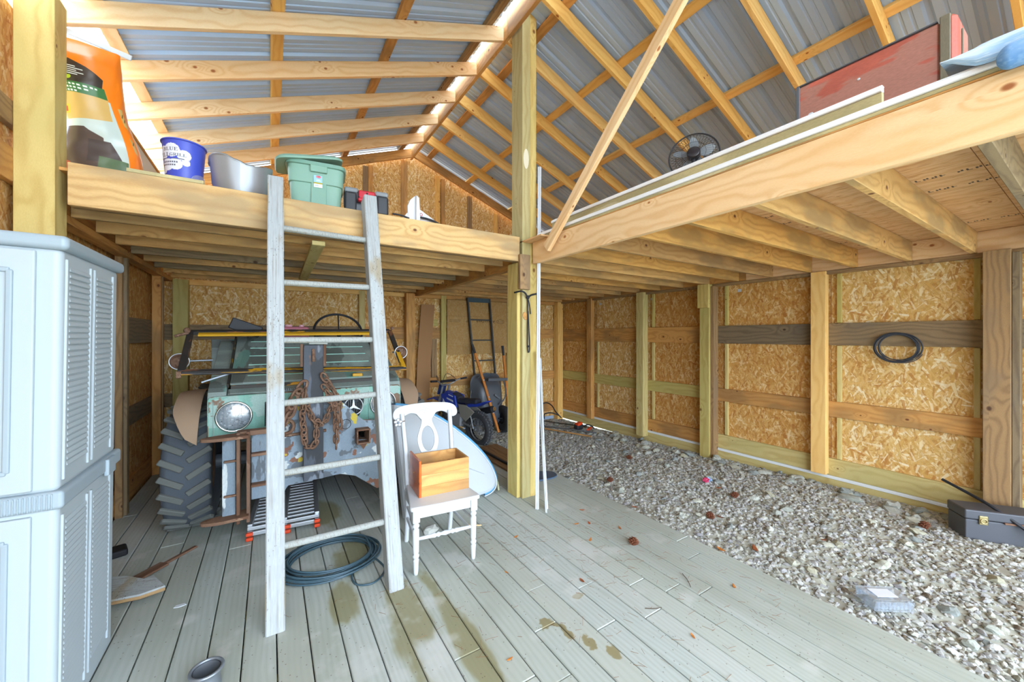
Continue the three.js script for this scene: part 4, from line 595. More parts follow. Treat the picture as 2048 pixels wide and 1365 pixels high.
// ---------------------------------------------------------------- things on the left loft
const LY = 2.554;
{ // pet food bag
  const t = thing('feed_bag', 'large orange and dark printed feed bag standing on the loft beside the post', 'bag', [-0.905, LY, -3.41]);
  const print = canvasTex(1024, 512, (g, w, h) => {
    g.fillStyle = '#f07c12'; g.fillRect(0, 0, w, h);
    const X = (u) => u * w, Y = (v) => (1 - v) * h; // printed front: u 0.14..0.36
    const poly = (c, p) => { g.fillStyle = c; g.beginPath(); p.forEach(([u, v], i) => i ? g.lineTo(X(u), Y(v)) : g.moveTo(X(u), Y(v))); g.fill(); };
    poly('#b9c6c0', [[0.08, 0], [0.355, 0], [0.33, 0.34], [0.315, 0.58], [0.08, 0.58]]);
    poly('#2b2320', [[0.08, 0.64], [0.29, 0.66], [0.30, 0.73], [0.22, 0.82], [0.08, 0.8]]); poly('#2f6b36', [[0.08, 0.585], [0.305, 0.59], [0.30, 0.665], [0.08, 0.66]]); poly('#c9a45c', [[0.08, 0.38], [0.30, 0.44], [0.305, 0.59], [0.08, 0.59]]);
    poly('#c9a45c', [[0.36, 0.56], [0.40, 0.57], [0.405, 0.42], [0.37, 0.44]]); poly('#c9a45c', [[0.375, 0.36], [0.41, 0.34], [0.415, 0.24], [0.39, 0.26]]);
    poly('#4a3a34', [[0.1, 0.0], [0.24, 0.02], [0.25, 0.3], [0.21, 0.36], [0.12, 0.34]]); poly('#3b302f', [[0.22, 0.12], [0.31, 0.16], [0.27, 0.28], [0.22, 0.28]]); poly('#47603a', [[0.24, 0.02], [0.345, 0.03], [0.34, 0.16], [0.24, 0.17]]); poly('#a13a22', [[0.1, 0], [0.2, 0.0], [0.17, 0.1], [0.1, 0.13]]); poly('#2a3a2c', [[0.2, 0], [0.35, 0], [0.345, 0.04], [0.2, 0.06]]);
    poly('#d2b025', [[0.1, 0.43], [0.155, 0.44], [0.16, 0.5], [0.1, 0.5]]); poly('#b03018', [[0.105, 0.445], [0.145, 0.45], [0.148, 0.485], [0.105, 0.485]]);
    g.fillStyle = '#e8efe8'; for (let i = 0; i < 5; i++) g.fillRect(X(0.17), Y(0.775 - i * 0.014), 60 + 12 * (i % 2), 3); for (let r = 0; r < 3; r++) for (let i = 0; i < 9 - r * 2; i++) g.fillRect(X(0.15) + i * 14, Y(0.65 - r * 0.022), 9, 6);
    g.fillStyle = '#a9c422'; g.beginPath(); g.ellipse(X(0.2), Y(0.69), 12, 6, -0.5, 0, 7); g.fill(); g.strokeStyle = '#3a2a1a'; g.lineWidth = 5; for (const [u, v] of [[0.375, 0.5], [0.385, 0.47], [0.39, 0.31]]) { g.beginPath(); g.moveTo(X(u), Y(v)); g.lineTo(X(u + 0.015), Y(v + 0.03)); g.stroke(); }
  });
  const nU = 72, nV = 40, pos = [], uv = [], idx = [];
  for (let j = 0; j <= nV; j++) for (let i = 0; i <= nU; i++) {
    const v = j / nV, a = i / nU * 6.2832, hw = v < 0.06 ? 0.145 + 0.6 * v : 0.185 - 0.03 * Math.sin(v * 3.0) + 0.012 * Math.sin(v * 9), hd = (0.11 - 0.04 * v) * (v > 0.86 ? 1 - 0.85 * (v - 0.86) / 0.14 : 1), ca = Math.cos(a), sa = Math.sin(a), e = 0.72;
    const wr = 1 + 0.07 * (fbm(i / nU * 9, v * 6, 701, 9, 1e6, 3) - 0.5), x = hw * wr * Math.sign(ca) * Math.abs(ca) ** e, z = hd * wr * Math.sign(sa) * Math.abs(sa) ** e + 0.018 * (fbm(i / nU * 12, v * 9, 703, 12, 1e6, 3) - 0.5);
    pos.push(x - 0.06 * v + 0.03 * Math.sin(v * 5), v * 0.86 - 0.02 * Math.max(0, ca) * v, z); uv.push(1 - i / nU, v);
  }
  for (let j = 0; j < nV; j++) for (let i = 0; i < nU; i++) { const k = j * (nU + 1) + i; idx.push(k, k + nU + 1, k + 1, k + 1, k + nU + 1, k + nU + 2); }
  const g = new THREE.BufferGeometry(); g.setAttribute('position', new THREE.Float32BufferAttribute(pos, 3)); g.setAttribute('uv', new THREE.Float32BufferAttribute(uv.map((q, i) => i % 2 ? q : (q + 0.5) % 1), 2)); g.setIndex(idx); g.computeVertexNormals();
  { const u2 = g.attributes.uv; for (let j = 0; j <= nV; j++) for (let i = 0; i <= nU; i++) { const a = i / nU; u2.setX(j * (nU + 1) + i, a < 0.5 ? 0.02 + (0.5 - a) * 0.86 : 0.5 + (a - 0.5) * 0.5); } }
  L('bag_body', g, phy({ map: print, roughness: 0.3, clearcoat: 0.6, clearcoatRoughness: 0.2, side: THREE.DoubleSide }), t); L('sewn_top', rbox(0.34, 0.035, 0.012, 0.005).rotateZ(-0.2).translate(-0.02, 0.885, -0.01), std({ color: 0xc6ccd0, roughness: 0.6 }), t, 'white sewn top strip');
}
solo('flat_board', 'cream flat board lying along the loft edge under the blue bucket', 'board', bb(-0.72, -0.36, 2.577, 2.60, -3.22, -3.13), MO.cream);
{ // framed white panel leaning along the left eave
  const t = thing('framed_panel', 'white panel with a wooden frame edge leaning on the loft behind the feed bag', 'panel', [-0.86, LY, -4.3]); const tilt = (g) => g.rotateZ(0.1);
  L('white_sheet', tilt(new THREE.BoxGeometry(0.012, 0.62, 1.5).translate(0, 0.315, 0)), std({ color: 0xd6d6cc, roughness: 0.6 }), t); L('frame_edge', [tilt(bb(-0.018, 0.018, 0.625, 0.65, -0.75, 0.75)), tilt(bb(-0.018, 0.018, 0, 0.65, -0.775, -0.75)), tilt(bb(-0.018, 0.018, 0, 0.65, 0.75, 0.775))], M.girtWarm[0], t);
}
{ // blue bucket
  const t = thing('blue_bucket', 'blue plastic bucket with a white lettered cloud label', 'bucket', [-0.505, LY, -3.475]); const bl = std({ color: 0x4757c4, roughness: 0.35 });
  L('bucket_body', lathe([[0, 0.004], [0.088, 0], [0.092, 0.005], [0.118, 0.37], [0.114, 0.37], [0.089, 0.012], [0, 0.012]], 48), bl, t); L('bucket_rim', new THREE.TorusGeometry(0.12, 0.006, 10, 48).rotateX(Math.PI / 2).translate(0, 0.37, 0), bl, t);
  const cloud = new THREE.Shape(); const blobs = [[-0.05, 0.03, 0.045], [0.01, 0.045, 0.045], [0.075, 0.015, 0.036], [0.085, -0.03, 0.022], [-0.02, -0.05, 0.04], [0.03, -0.045, 0.038], [-0.05, -0.085, 0.022]];
  const lab = canvasTex(512, 512, (g) => { g.fillStyle = '#dfe4ee'; g.fillRect(0, 0, 512, 512); g.fillStyle = '#5b5f72'; g.textAlign = 'center'; g.font = 'bold 70px serif'; g.fillText('BLUE', 256, 160); g.font = 'bold 84px serif'; g.fillText('HILL', 150, 250); g.font = 'bold 60px serif'; g.fillText('GRILL', 345, 240); g.fillRect(90, 272, 330, 14); for (const [y, n] of [[320, 9], [365, 8]]) for (let i = 0; i < n; i++) g.fillRect(120 + i * 26, y, 18, 24); });
  const R = (y) => 0.092 + 0.026 * (y / 0.37) + 0.0012, inside = (x, y) => blobs.some(([a, b, r]) => Math.hypot(x - a, y - b) < r), pos = [], luv = [], li = [], NX = 72, NY = 60;
  for (let i = 0; i < NX; i++) for (let j = 0; j < NY; j++) { const x0 = -0.1 + 0.215 * i / NX, y0 = -0.11 + 0.205 * j / NY, dx = 0.215 / NX, dy = 0.205 / NY; if (!inside(x0 + dx / 2, y0 + dy / 2)) continue; const k = pos.length / 3; for (const [x, y] of [[x0, y0], [x0 + dx, y0], [x0 + dx, y0 + dy], [x0, y0 + dy]]) { const yy = 0.25 + y, th = -0.06 + x / 0.105, r = R(yy); pos.push(r * Math.sin(th), yy, r * Math.cos(th)); luv.push(0.5 + x / 0.24, 0.5 + y / 0.22); } li.push(k, k + 1, k + 2, k, k + 2, k + 3); }
  const g = new THREE.BufferGeometry(); g.setAttribute('position', new THREE.Float32BufferAttribute(pos, 3)); g.setAttribute('uv', new THREE.Float32BufferAttribute(luv, 2)); g.setIndex(li); g.computeVertexNormals(); L('label', g, std({ map: lab, roughness: 0.5 }), t, 'white cloud-shaped label reading BLUE HILL GRILL'); t.rotation.y = -0.52;
}
{ // battered aluminium basin
  const g = lathe([[0, 0.004], [0.13, 0], [0.15, 0.012], [0.172, 0.1], [0.182, 0.2], [0.192, 0.205], [0.19, 0.212], [0.178, 0.205], [0.166, 0.1], [0.145, 0.018], [0, 0.012]], 64), p = g.attributes.position;
  for (let i = 0; i < p.count; i++) { const x = p.getX(i), y = p.getY(i), z = p.getZ(i), a = Math.atan2(z, x), k = ss(0.05, 0.2, y), n = fbm(Math.cos(a) * 2.2 + 5, Math.sin(a) * 2.2 + y * 9, 711, 1e6, 1e6, 3) - 0.5; const s = 1 + 0.2 * n * k; p.setXYZ(i, x * s, y * 1.3 + 0.05 * k * n + 0.012 * k * Math.sin(a * 3 + 1), z * s); }
  g.computeVertexNormals(); const t = thing('dented_basin', 'dented aluminium basin on the loft between bucket and green tote', 'basin', [-0.175, LY, -3.42]); L('basin_body', g, std({ color: 0xa9aeb3, metalness: 0.75, roughness: 0.5 }), t); L('handle', rbox(0.05, 0.04, 0.03, 0.008).translate(0.2, 0.13, 0.02), MO.black, t);
}
solo('clear_cup', 'small clear plastic cup lying beside the basin on the loft edge', 'cup', lathe([[0, 0], [0.025, 0], [0.034, 0.07], [0.032, 0.07], [0.023, 0.004], [0, 0.004]], 24).rotateX(1.3).translate(-0.40, 2.612, -3.3), phy({ color: 0xf4f8fa, roughness: 0.1, transmission: 0.85, thickness: 0 }));
{ // green tote with its lid askew
  const t = thing('green_tote', 'sage green plastic storage tote with a lid set askew', 'storage tote', [0.335, LY, -3.63]); const gm = std({ color: 0x86b09e, roughness: 0.45 }), gd = std({ color: 0x7aa594, roughness: 0.45 }); t.rotation.y = -0.12; t.scale.set(1, 1.1, 1);
  const ring = (w, d, r, y) => { const a = []; for (let i = 0; i < 48; i++) { const th = i / 48 * 6.2832, c = Math.cos(th), s = Math.sin(th), e = 0.32; a.push([w / 2 * Math.sign(c) * Math.abs(c) ** e, y, d / 2 * Math.sign(s) * Math.abs(s) ** e]); } return a; };
  const loft = (rs) => { const pos = [], idx = []; rs.forEach((r) => r.forEach((p) => pos.push(...p))); for (let j = 0; j + 1 < rs.length; j++) for (let i = 0; i < 48; i++) { const a = j * 48 + i, b = j * 48 + (i + 1) % 48; idx.push(a, a + 48, b, b, a + 48, b + 48); } const n = pos.length / 3; pos.push(0, rs[0][0][1], 0); for (let i = 0; i < 48; i++) idx.push(n, i, (i + 1) % 48); const g = new THREE.BufferGeometry(); g.setAttribute('position', new THREE.Float32BufferAttribute(pos, 3)); g.setIndex(idx); return toCreasedNormals(g, 0.6); };
  L('tote_body', loft([ring(0.36, 0.28, 0, 0), ring(0.385, 0.30, 0, 0.26), ring(0.405, 0.32, 0, 0.265), ring(0.42, 0.335, 0, 0.41), ring(0.40, 0.315, 0, 0.41), ring(0.35, 0.27, 0, 0.02)]), gm, t); L('tote_rim', loft([ring(0.425, 0.34, 0, 0.385), ring(0.445, 0.36, 0, 0.39), ring(0.445, 0.36, 0, 0.415), ring(0.40, 0.32, 0, 0.415)]), gd, t);
  L('handle_panel', [rbox(0.11, 0.34, 0.012, 0.004).rotateX(-0.05).translate(0.02, 0.19, 0.157)], gm, t); L('handle', rbox(0.125, 0.05, 0.03, 0.008).translate(0.02, 0.365, 0.172), gm, t);
  const lt = canvasTex(128, 192, (g) => { g.fillStyle = '#9fd0ee'; g.fillRect(0, 0, 128, 120); g.fillStyle = '#b3a41e'; g.fillRect(0, 112, 128, 22); g.fillStyle = '#f2f2f2'; g.fillRect(0, 134, 128, 58); g.fillStyle = '#d0203a'; g.beginPath(); g.ellipse(72, 22, 42, 17, 0, 0, 7); g.fill(); g.fillStyle = '#fff'; g.font = 'bold 13px sans-serif'; g.fillText('Rubbermaid', 35, 27); g.fillStyle = '#eef6fb'; g.fillRect(40, 66, 56, 6); g.fillRect(34, 80, 70, 10); g.fillStyle = '#9aa'; for (let i = 0; i < 14; i++) g.fillRect(16 + i * 4, 145, 2, 32); });
  L('sticker', new THREE.PlaneGeometry(0.062, 0.09).rotateX(-0.05).translate(0.015, 0.275, 0.1685), std({ map: lt, roughness: 0.4 }), t, 'blue and white product sticker');
  const lid = L('lid', loft([ring(0.49, 0.40, 0, 0), ring(0.50, 0.41, 0, 0.012), ring(0.46, 0.37, 0, 0.03), ring(0.34, 0.25, 0, 0.034), ring(0.3, 0.2, 0, 0.055), ring(0.01, 0.01, 0, 0.058)]), gm, t); lid.rotation.set(0.02, 0.1, 0.16); lid.position.set(-0.055, 0.43, 0.0);
}
{ // black tool box with red latch
  const t = thing('black_toolbox', 'black tool box with grey corners and a red latch on the loft', 'toolbox', [0.745, LY, -3.72]); t.rotation.y = -0.1; t.scale.setScalar(1.08);
  L('box_body', rbox(0.31, 0.22, 0.24, 0.025, 3).translate(0, 0.11, 0), MO.grey, t); L('lid', rbox(0.335, 0.11, 0.26, 0.035, 3).translate(0, 0.27, 0), std({ color: 0x3a3d42, roughness: 0.5 }), t); for (const s of [-1, 1]) { L('corner_guard', rbox(0.095, 0.16, 0.05, 0.02, 3).translate(s * 0.125, 0.215, 0.12), std({ color: 0x34373c, roughness: 0.45 }), t); L('grey_trim', rbox(0.11, 0.045, 0.24, 0.02, 3).translate(s * 0.118, 0.312, 0.015), std({ color: 0x8e9499, roughness: 0.5 }), t); }
  const la = L('latch', [rbox(0.13, 0.075, 0.04, 0.01).translate(0, 0.275, 0.135), rbox(0.14, 0.03, 0.05, 0.01).translate(0, 0.235, 0.14)], std({ color: 0xc8162c, roughness: 0.35 }), t, 'red plastic latch'); L('rivet', [new THREE.SphereGeometry(0.007, 8, 6).translate(0, 0.29, 0.156), new THREE.SphereGeometry(0.006, 8, 6).translate(0, 0.245, 0.166), new THREE.SphereGeometry(0.007, 8, 6).translate(-0.062, 0.25, 0.16), new THREE.SphereGeometry(0.007, 8, 6).translate(0.062, 0.25, 0.16)], MO.black, la);
}
{ // white folded fitting with black hose
  const t = thing('white_fitting', 'white plastic angled fitting with black tubing on the loft edge near the post', 'fitting', [1.13, LY, -3.5]); const wm = std({ color: 0xdfe1e4, roughness: 0.45 });
  L('upright_plate', extr([[-0.05, 0], [-0.06, 0.25], [-0.035, 0.31], [0.005, 0.35], [0.03, 0.345], [0.04, 0]], 0.03, 0.005), wm, t); L('side_rib', extr([[0.01, 0], [0.012, 0.35], [0.04, 0.33], [0.055, 0]], 0.06, 0.005).translate(0, 0, 0.02), wm, t); L('wing', extr([[0.04, 0.04], [0.04, 0.245], [0.07, 0.24], [0.27, 0.13], [0.26, 0.08]], 0.03, 0.005).translate(0, 0, -0.02), wm, t); L('small_wing', extr([[-0.13, 0.1], [-0.05, 0.12], [-0.05, 0.2]], 0.02, 0.003), wm, t);
  L('tubing', [tube([[-0.2, 0.15, 0.02], [-0.12, 0.145, 0.03], [-0.05, 0.13, 0.03]], 0.008, 14), tube([[0.06, 0.16, 0.02], [0.14, 0.155, 0.02], [0.22, 0.135, 0.02], [0.27, 0.10, 0.02], [0.29, 0.03, 0.0]], 0.01, 18)], MO.black, t); L('red_print', new THREE.TorusGeometry(0.012, 0.0025, 6, 16).translate(0.075, 0.195, -0.003), std({ color: 0xc84a5a }), t);
}
// ---------------------------------------------------------------- things on the right loft
const RY = 2.5525;
{
  const tr = (name, label, x, y0, y1, z0, z1) => { const t = thing(name, label, 'trim board', [x, y0, (z0 + z1) / 2]); P('board_face', bb(x, x + 0.02, y0, y1 - 0.022, z0, z1), MO.cream, t); P('white_lip', [bb(x - 0.012, x + 0.022, y1 - 0.022, y1, z0, z1), bb(x - 0.004, x + 0.024, y1, y1 + 0.008, z0, z1)], std({ color: 0xf6f7f7, roughness: 0.4 }), t); return t; };
  tr('vinyl_trim', 'long cream and white trim board lying along the right loft beam edge', 2.212, RY, 2.594, -3.02, -0.22); tr('window_trim', 'shorter cream and white trim board standing behind the long trim', 2.33, RY, 2.725, -2.95, -0.56);
  solo('wood_strip', 'thin brown wooden strip lying behind the trim boards on the right loft', 'strip', bb(2.40, 2.47, 2.73, 2.745, -2.7, -1.2), M.girtWarm[0]).position.set(0, -0.19, 0);
  // red case
  const t = thing('red_case', 'long worn red metal case standing on the right loft', 'case', [2.745, RY, -0.695]); const x0 = 2.61, x1 = 2.86, z0 = -1.0, z1 = -0.38, y1 = 3.055;
  P('case_body', bb(x0, x1, RY + 0.002, y1, z0, z1 - 0.05, 0.012), MO.red, t); P('end_cap', bb(x0 - 0.004, x1 + 0.004, RY, y1 + 0.012, z1 - 0.05, z1, 0.02), MO.red, t); P('end_cap_trim', [bb(x0 - 0.008, x0 + 0.06, RY, y1 + 0.014, z1 - 0.052, z1 - 0.018), bb(x0 + 0.09, x0 + 0.1, RY, y1 - 0.03, z1, z1 + 0.006)], mm(worn(561, [128, 120, 98], [[[150, 96, 80], 0.6]], 5, 0.8)), t, 'olive metal edge strip'); P('edge_trim', [bb(x0 - 0.003, x0 + 0.012, RY, y1 + 0.004, z0 - 0.004, z0 + 0.016), bb(x0 - 0.003, x1, y1 - 0.001, y1 + 0.006, z0, z1 - 0.06)], MO.grey, t); P('paint_fleck', [new THREE.SphereGeometry(0.009, 8, 6).scale(0.3, 1, 1.4).translate(x0 - 0.001, 2.87, -0.93), new THREE.SphereGeometry(0.006, 8, 6).scale(0.3, 1, 1.2).translate(x0 - 0.001, 2.95, -0.72)], MO.white, t);
  // desk fan
  const f = thing('desk_fan', 'small black wire-guard desk fan on the right loft', 'fan', [2.62, RY, -1.65]); const ry = -1.02, tl = (g) => g.rotateX(-0.12).rotateY(ry).translate(0, 0.37, 0), R = 0.168;
  L('base', [lathe([[0, 0], [0.09, 0], [0.09, 0.015], [0.05, 0.03], [0.02, 0.035], [0, 0.035]], 28), rod(V(0, 0.03, 0), V(-0.02, 0.34, 0.01), 0.014)], MO.black, f); L('guard_ring', [tl(new THREE.TorusGeometry(R, 0.0055, 8, 56))], MO.black, f);
  const wires = []; for (let i = 0; i < 44; i++) { const a = i / 44 * 6.2832; for (const s of [1, -1]) wires.push(tl(tube([[0.04 * Math.cos(a), 0.04 * Math.sin(a), s * 0.05], [0.11 * Math.cos(a), 0.11 * Math.sin(a), s * 0.045], [R * Math.cos(a), R * Math.sin(a), 0]], 0.0011, 5, 4))); } for (const s of [1, -1]) for (const r of [0.08, 0.125]) wires.push(tl(new THREE.TorusGeometry(r, 0.0012, 5, 40).translate(0, 0, s * 0.046)));
  L('guard_wires', wires, MO.black, f); const bm = phy({ color: 0x9aa2a6, roughness: 0.25, transmission: 0.35, thickness: 0 });
  for (let k = 0; k < 5; k++) { const a = k / 5 * 6.2832 + 0.4, s = new THREE.Shape(); s.moveTo(0.03, -0.012); s.bezierCurveTo(0.07, -0.06, 0.13, -0.05, 0.148, -0.01); s.bezierCurveTo(0.14, 0.03, 0.07, 0.03, 0.03, 0.014); L('blade', tl(extr(s, 0.003).rotateX(0.4).rotateZ(a)), bm, f); }
  L('hub', tl(lathe([[0, 0.058], [0.035, 0.056], [0.045, 0.045], [0.045, -0.06], [0.03, -0.09], [0, -0.09]], 28).rotateX(Math.PI / 2)), std({ color: 0x241d20, roughness: 0.3 }), f);
  // towel hanging over the edge
  const tw = dataTex(256, 256, (u, v) => { const n = fbm(u * 40, v * 80, 721, 40, 80, 2), q = fbm(u * 5, v * 5, 725, 5, 5, 3); return mix(mix([206, 224, 240], [158, 194, 226], ss(0.4, 0.7, q)), [224, 236, 246], 0.5 * ss(0.5, 0.8, n)); });
  const cloth = (name, label, x0, fn, m) => { const nu = 30, nv = 30, g = new THREE.PlaneGeometry(1, 1, nu, nv), p = g.attributes.position; for (let i = 0; i < p.count; i++) { const q = fn(p.getX(i) + 0.5, p.getY(i) + 0.5); p.setXYZ(i, ...q); } g.computeVertexNormals(); const h = g.clone(), hp = h.attributes.position, hn = h.attributes.normal; for (let i = 0; i < hp.count; i++) hp.setXYZ(i, hp.getX(i) - hn.getX(i) * 0.006, hp.getY(i) - hn.getY(i) * 0.006, hp.getZ(i) - hn.getZ(i) * 0.006); return solo(name, label, 'towel', [g, h], m); };
  const tm = std({ map: tw, bumpMap: tw, bumpScale: 0.004, roughness: 0.95, side: THREE.DoubleSide });
  cloth('blue_towel', 'pale blue towel heaped over the trim at the right end of the loft', 0, (u, v) => { const z = -0.36 + u * 0.9, k = ss(0, 0.12, u), f = 0.012 * (fbm(u * 9, v * 7, 731, 1e6, 1e6, 3) - 0.5); if (v < 0.3) { const q = v / 0.3; return [2.182 - 0.012 * Math.sin(q * 3.1) + f, 2.655 - (0.012 + 0.06 * k) * (1 - q) + f, z]; } const q = (v - 0.3) / 0.7; return [2.182 + 0.4 * q, 2.655 + (0.02 + 0.05 * k) * Math.sin(Math.min(1, q * 1.6) * 3.1) - 0.08 * q + f, z]; }, tm);
  solo('rolled_cloth', 'darker blue rolled cloth end hanging below the pale towel on the beam', 'cloth', new THREE.CapsuleGeometry(0.034, 0.7, 8, 20).rotateX(Math.PI / 2).scale(1, 1.25, 1).translate(2.155, 2.565, 0.16), std({ map: tw, color: 0xa9c8e6, roughness: 0.95 }));
}
// ---------------------------------------------------------------- by the post
{
  const strip = (label, p, q, w) => solo('vinyl_strip', label, 'strip', [board(p, q, w, 0.012, V(1, 0, 0.4), 0.002), board(p.clone().add(V(0, 0, 0.008)), q.clone().add(V(0, 0, 0.008)), w * 0.35, 0.014, V(1, 0, 0.4), 0.002)], MO.white);
  strip('tall white vinyl strip leaning on the central post', V(2.085, 0.0, -2.86), V(2.285, 3.3, -3.09), 0.034); strip('shorter white vinyl strip leaning beside the tall strip at the post', V(2.165, 0.0, -2.82), V(2.252, 1.45, -3.075), 0.03); strip('thin white vinyl strip between the two leaning at the post', V(2.115, 0.0, -2.76), V(2.262, 1.38, -3.045), 0.016);
  const t = thing('bungee_cord', 'black cord tied round the central post with a dangling loop', 'cord', [2.15, 2.0, -3.11]); P('loop_band', tube([[2.03, 2.03, -3.16], [2.055, 2.035, -3.07], [2.1, 2.02, -3.075], [2.15, 1.985, -3.105], [2.2, 2.01, -3.115], [2.278, 2.03, -3.118], [2.28, 2.03, -3.22]], 0.009, 40, 7), MO.black, t); P('hanging_loop', tube([[2.15, 1.985, -3.105], [2.153, 1.8, -3.108], [2.152, 1.6, -3.112], [2.155, 1.47, -3.112], [2.166, 1.43, -3.112], [2.178, 1.47, -3.112], [2.17, 1.65, -3.11], [2.158, 1.85, -3.108]], 0.0055, 50, 6), MO.black, t); P('knot', [new THREE.SphereGeometry(0.02, 12, 10).translate(2.15, 1.985, -3.104), tube([[2.15, 1.98, -3.1], [2.17, 1.9, -3.1], [2.185, 1.82, -3.105]], 0.006, 12, 6)], MO.black, t); P('end_ball', new THREE.SphereGeometry(0.012, 10, 8).translate(2.157, 1.5, -3.11), MO.black, t); P('wooden_tag', new THREE.CylinderGeometry(0.034, 0.034, 0.006, 24).rotateX(Math.PI / 2).scale(0.75, 1.2, 1).rotateZ(0.3).translate(2.13, 1.8, -3.119), M.girtWarm[0], t);
  solo('blue_paddle_blade', 'dark blue oval paddle blade lying on the deck behind the post', 'paddle', extr(Array.from({ length: 28 }, (_, i) => { const a = i / 28 * 6.2832; return [0.28 * Math.sign(Math.cos(a)) * Math.abs(Math.cos(a)) ** 0.7, 0.13 * Math.sign(Math.sin(a)) * Math.abs(Math.sin(a)) ** 0.8]; }), 0.016, 0.004).rotateX(-Math.PI / 2).rotateY(-0.2).translate(2.52, 0.009, -3.52), std({ color: 0x40566e, roughness: 0.45 }));
  for (const [i, x, w] of [[0, 2.36, 0.14], [1, 2.51, 0.14], [2, 2.66, 0.14]]) solo('composite_board', ['brown composite board nearest the post lying on the deck', 'brown composite board in the middle of the three behind the post', 'brown composite board at the gravel edge of the three behind the post'][i], 'board', bb(x, x + w, 0.001, 0.026, -4.85, -3.62 - i * 0.15), std({ map: TW.weathered, color: 0xe0bd9c, roughness: 0.75 }), 'brown composite boards behind the post');
  solo('black_edging', 'black plastic edging strip lying on the brown boards', 'edging', bb(2.44, 2.47, 0.027, 0.05, -4.6, -3.75), MO.black);
}
{ // white board bag behind the chair
  const t = thing('board_bag', 'big white board cover with blue zipped edge standing behind the chair', 'board bag', [1.53, 0, -3.36]);
  const s = new THREE.Shape(); s.moveTo(-0.56, 0.02); s.lineTo(0.28, 0.0); s.bezierCurveTo(0.42, 0.0, 0.47, 0.06, 0.45, 0.16); s.bezierCurveTo(0.41, 0.36, 0.2, 0.58, -0.05, 0.78); s.bezierCurveTo(-0.25, 0.93, -0.42, 0.98, -0.56, 1.0); s.lineTo(-0.56, 0.02);
  const pose = (g) => g.rotateX(-0.28).rotateY(0.16), wm = std({ color: 0xb6bcc1, roughness: 0.6 }); const P2 = s.getPoints(16);
  L('cover', pose(extr(s, 0.12, 0.035, 16).translate(0, 0.01, 0)), wm, t); const edge = P2.filter((p) => p.y > 0.03 || p.x > 0.2).filter((p) => p.x > -0.55).map((p) => [p.x * 1.0, p.y + 0.01, 0.03]);
  L('blue_piping', pose(tube(edge, 0.017, 70, 6)), std({ color: 0x5a9cc8, roughness: 0.6 }), t, 'pale blue zipped edge'); L('white_piping', pose(tube(edge.map(([x, y, z]) => [x - 0.012, y - 0.014, z + 0.024]), 0.006, 70, 5)), MO.white, t); L('navy_back', pose(extr(s, 0.05, 0.02, 12).scale(1.02, 1.0, 1).translate(0.03, 0.03, -0.07)), std({ color: 0x2d3a56, roughness: 0.85 }), t, 'navy fabric back'); L('strap', pose(tube([[0.43, 0.22, -0.01], [0.475, 0.16, 0.0], [0.48, 0.08, 0.01], [0.465, 0.0, 0.03]], 0.011, 18, 6)), std({ color: 0xb9b795, roughness: 0.9 }), t); L('buckle', pose(rbox(0.06, 0.03, 0.015, 0.005).rotateZ(0.6).translate(0.5, 0.07, -0.03)), MO.black, t); L('side_seam', pose(tube([[-0.35, 0.5, 0.062], [0.0, 0.36, 0.063], [0.3, 0.2, 0.06]], 0.004, 16, 5)), wm, t);
}
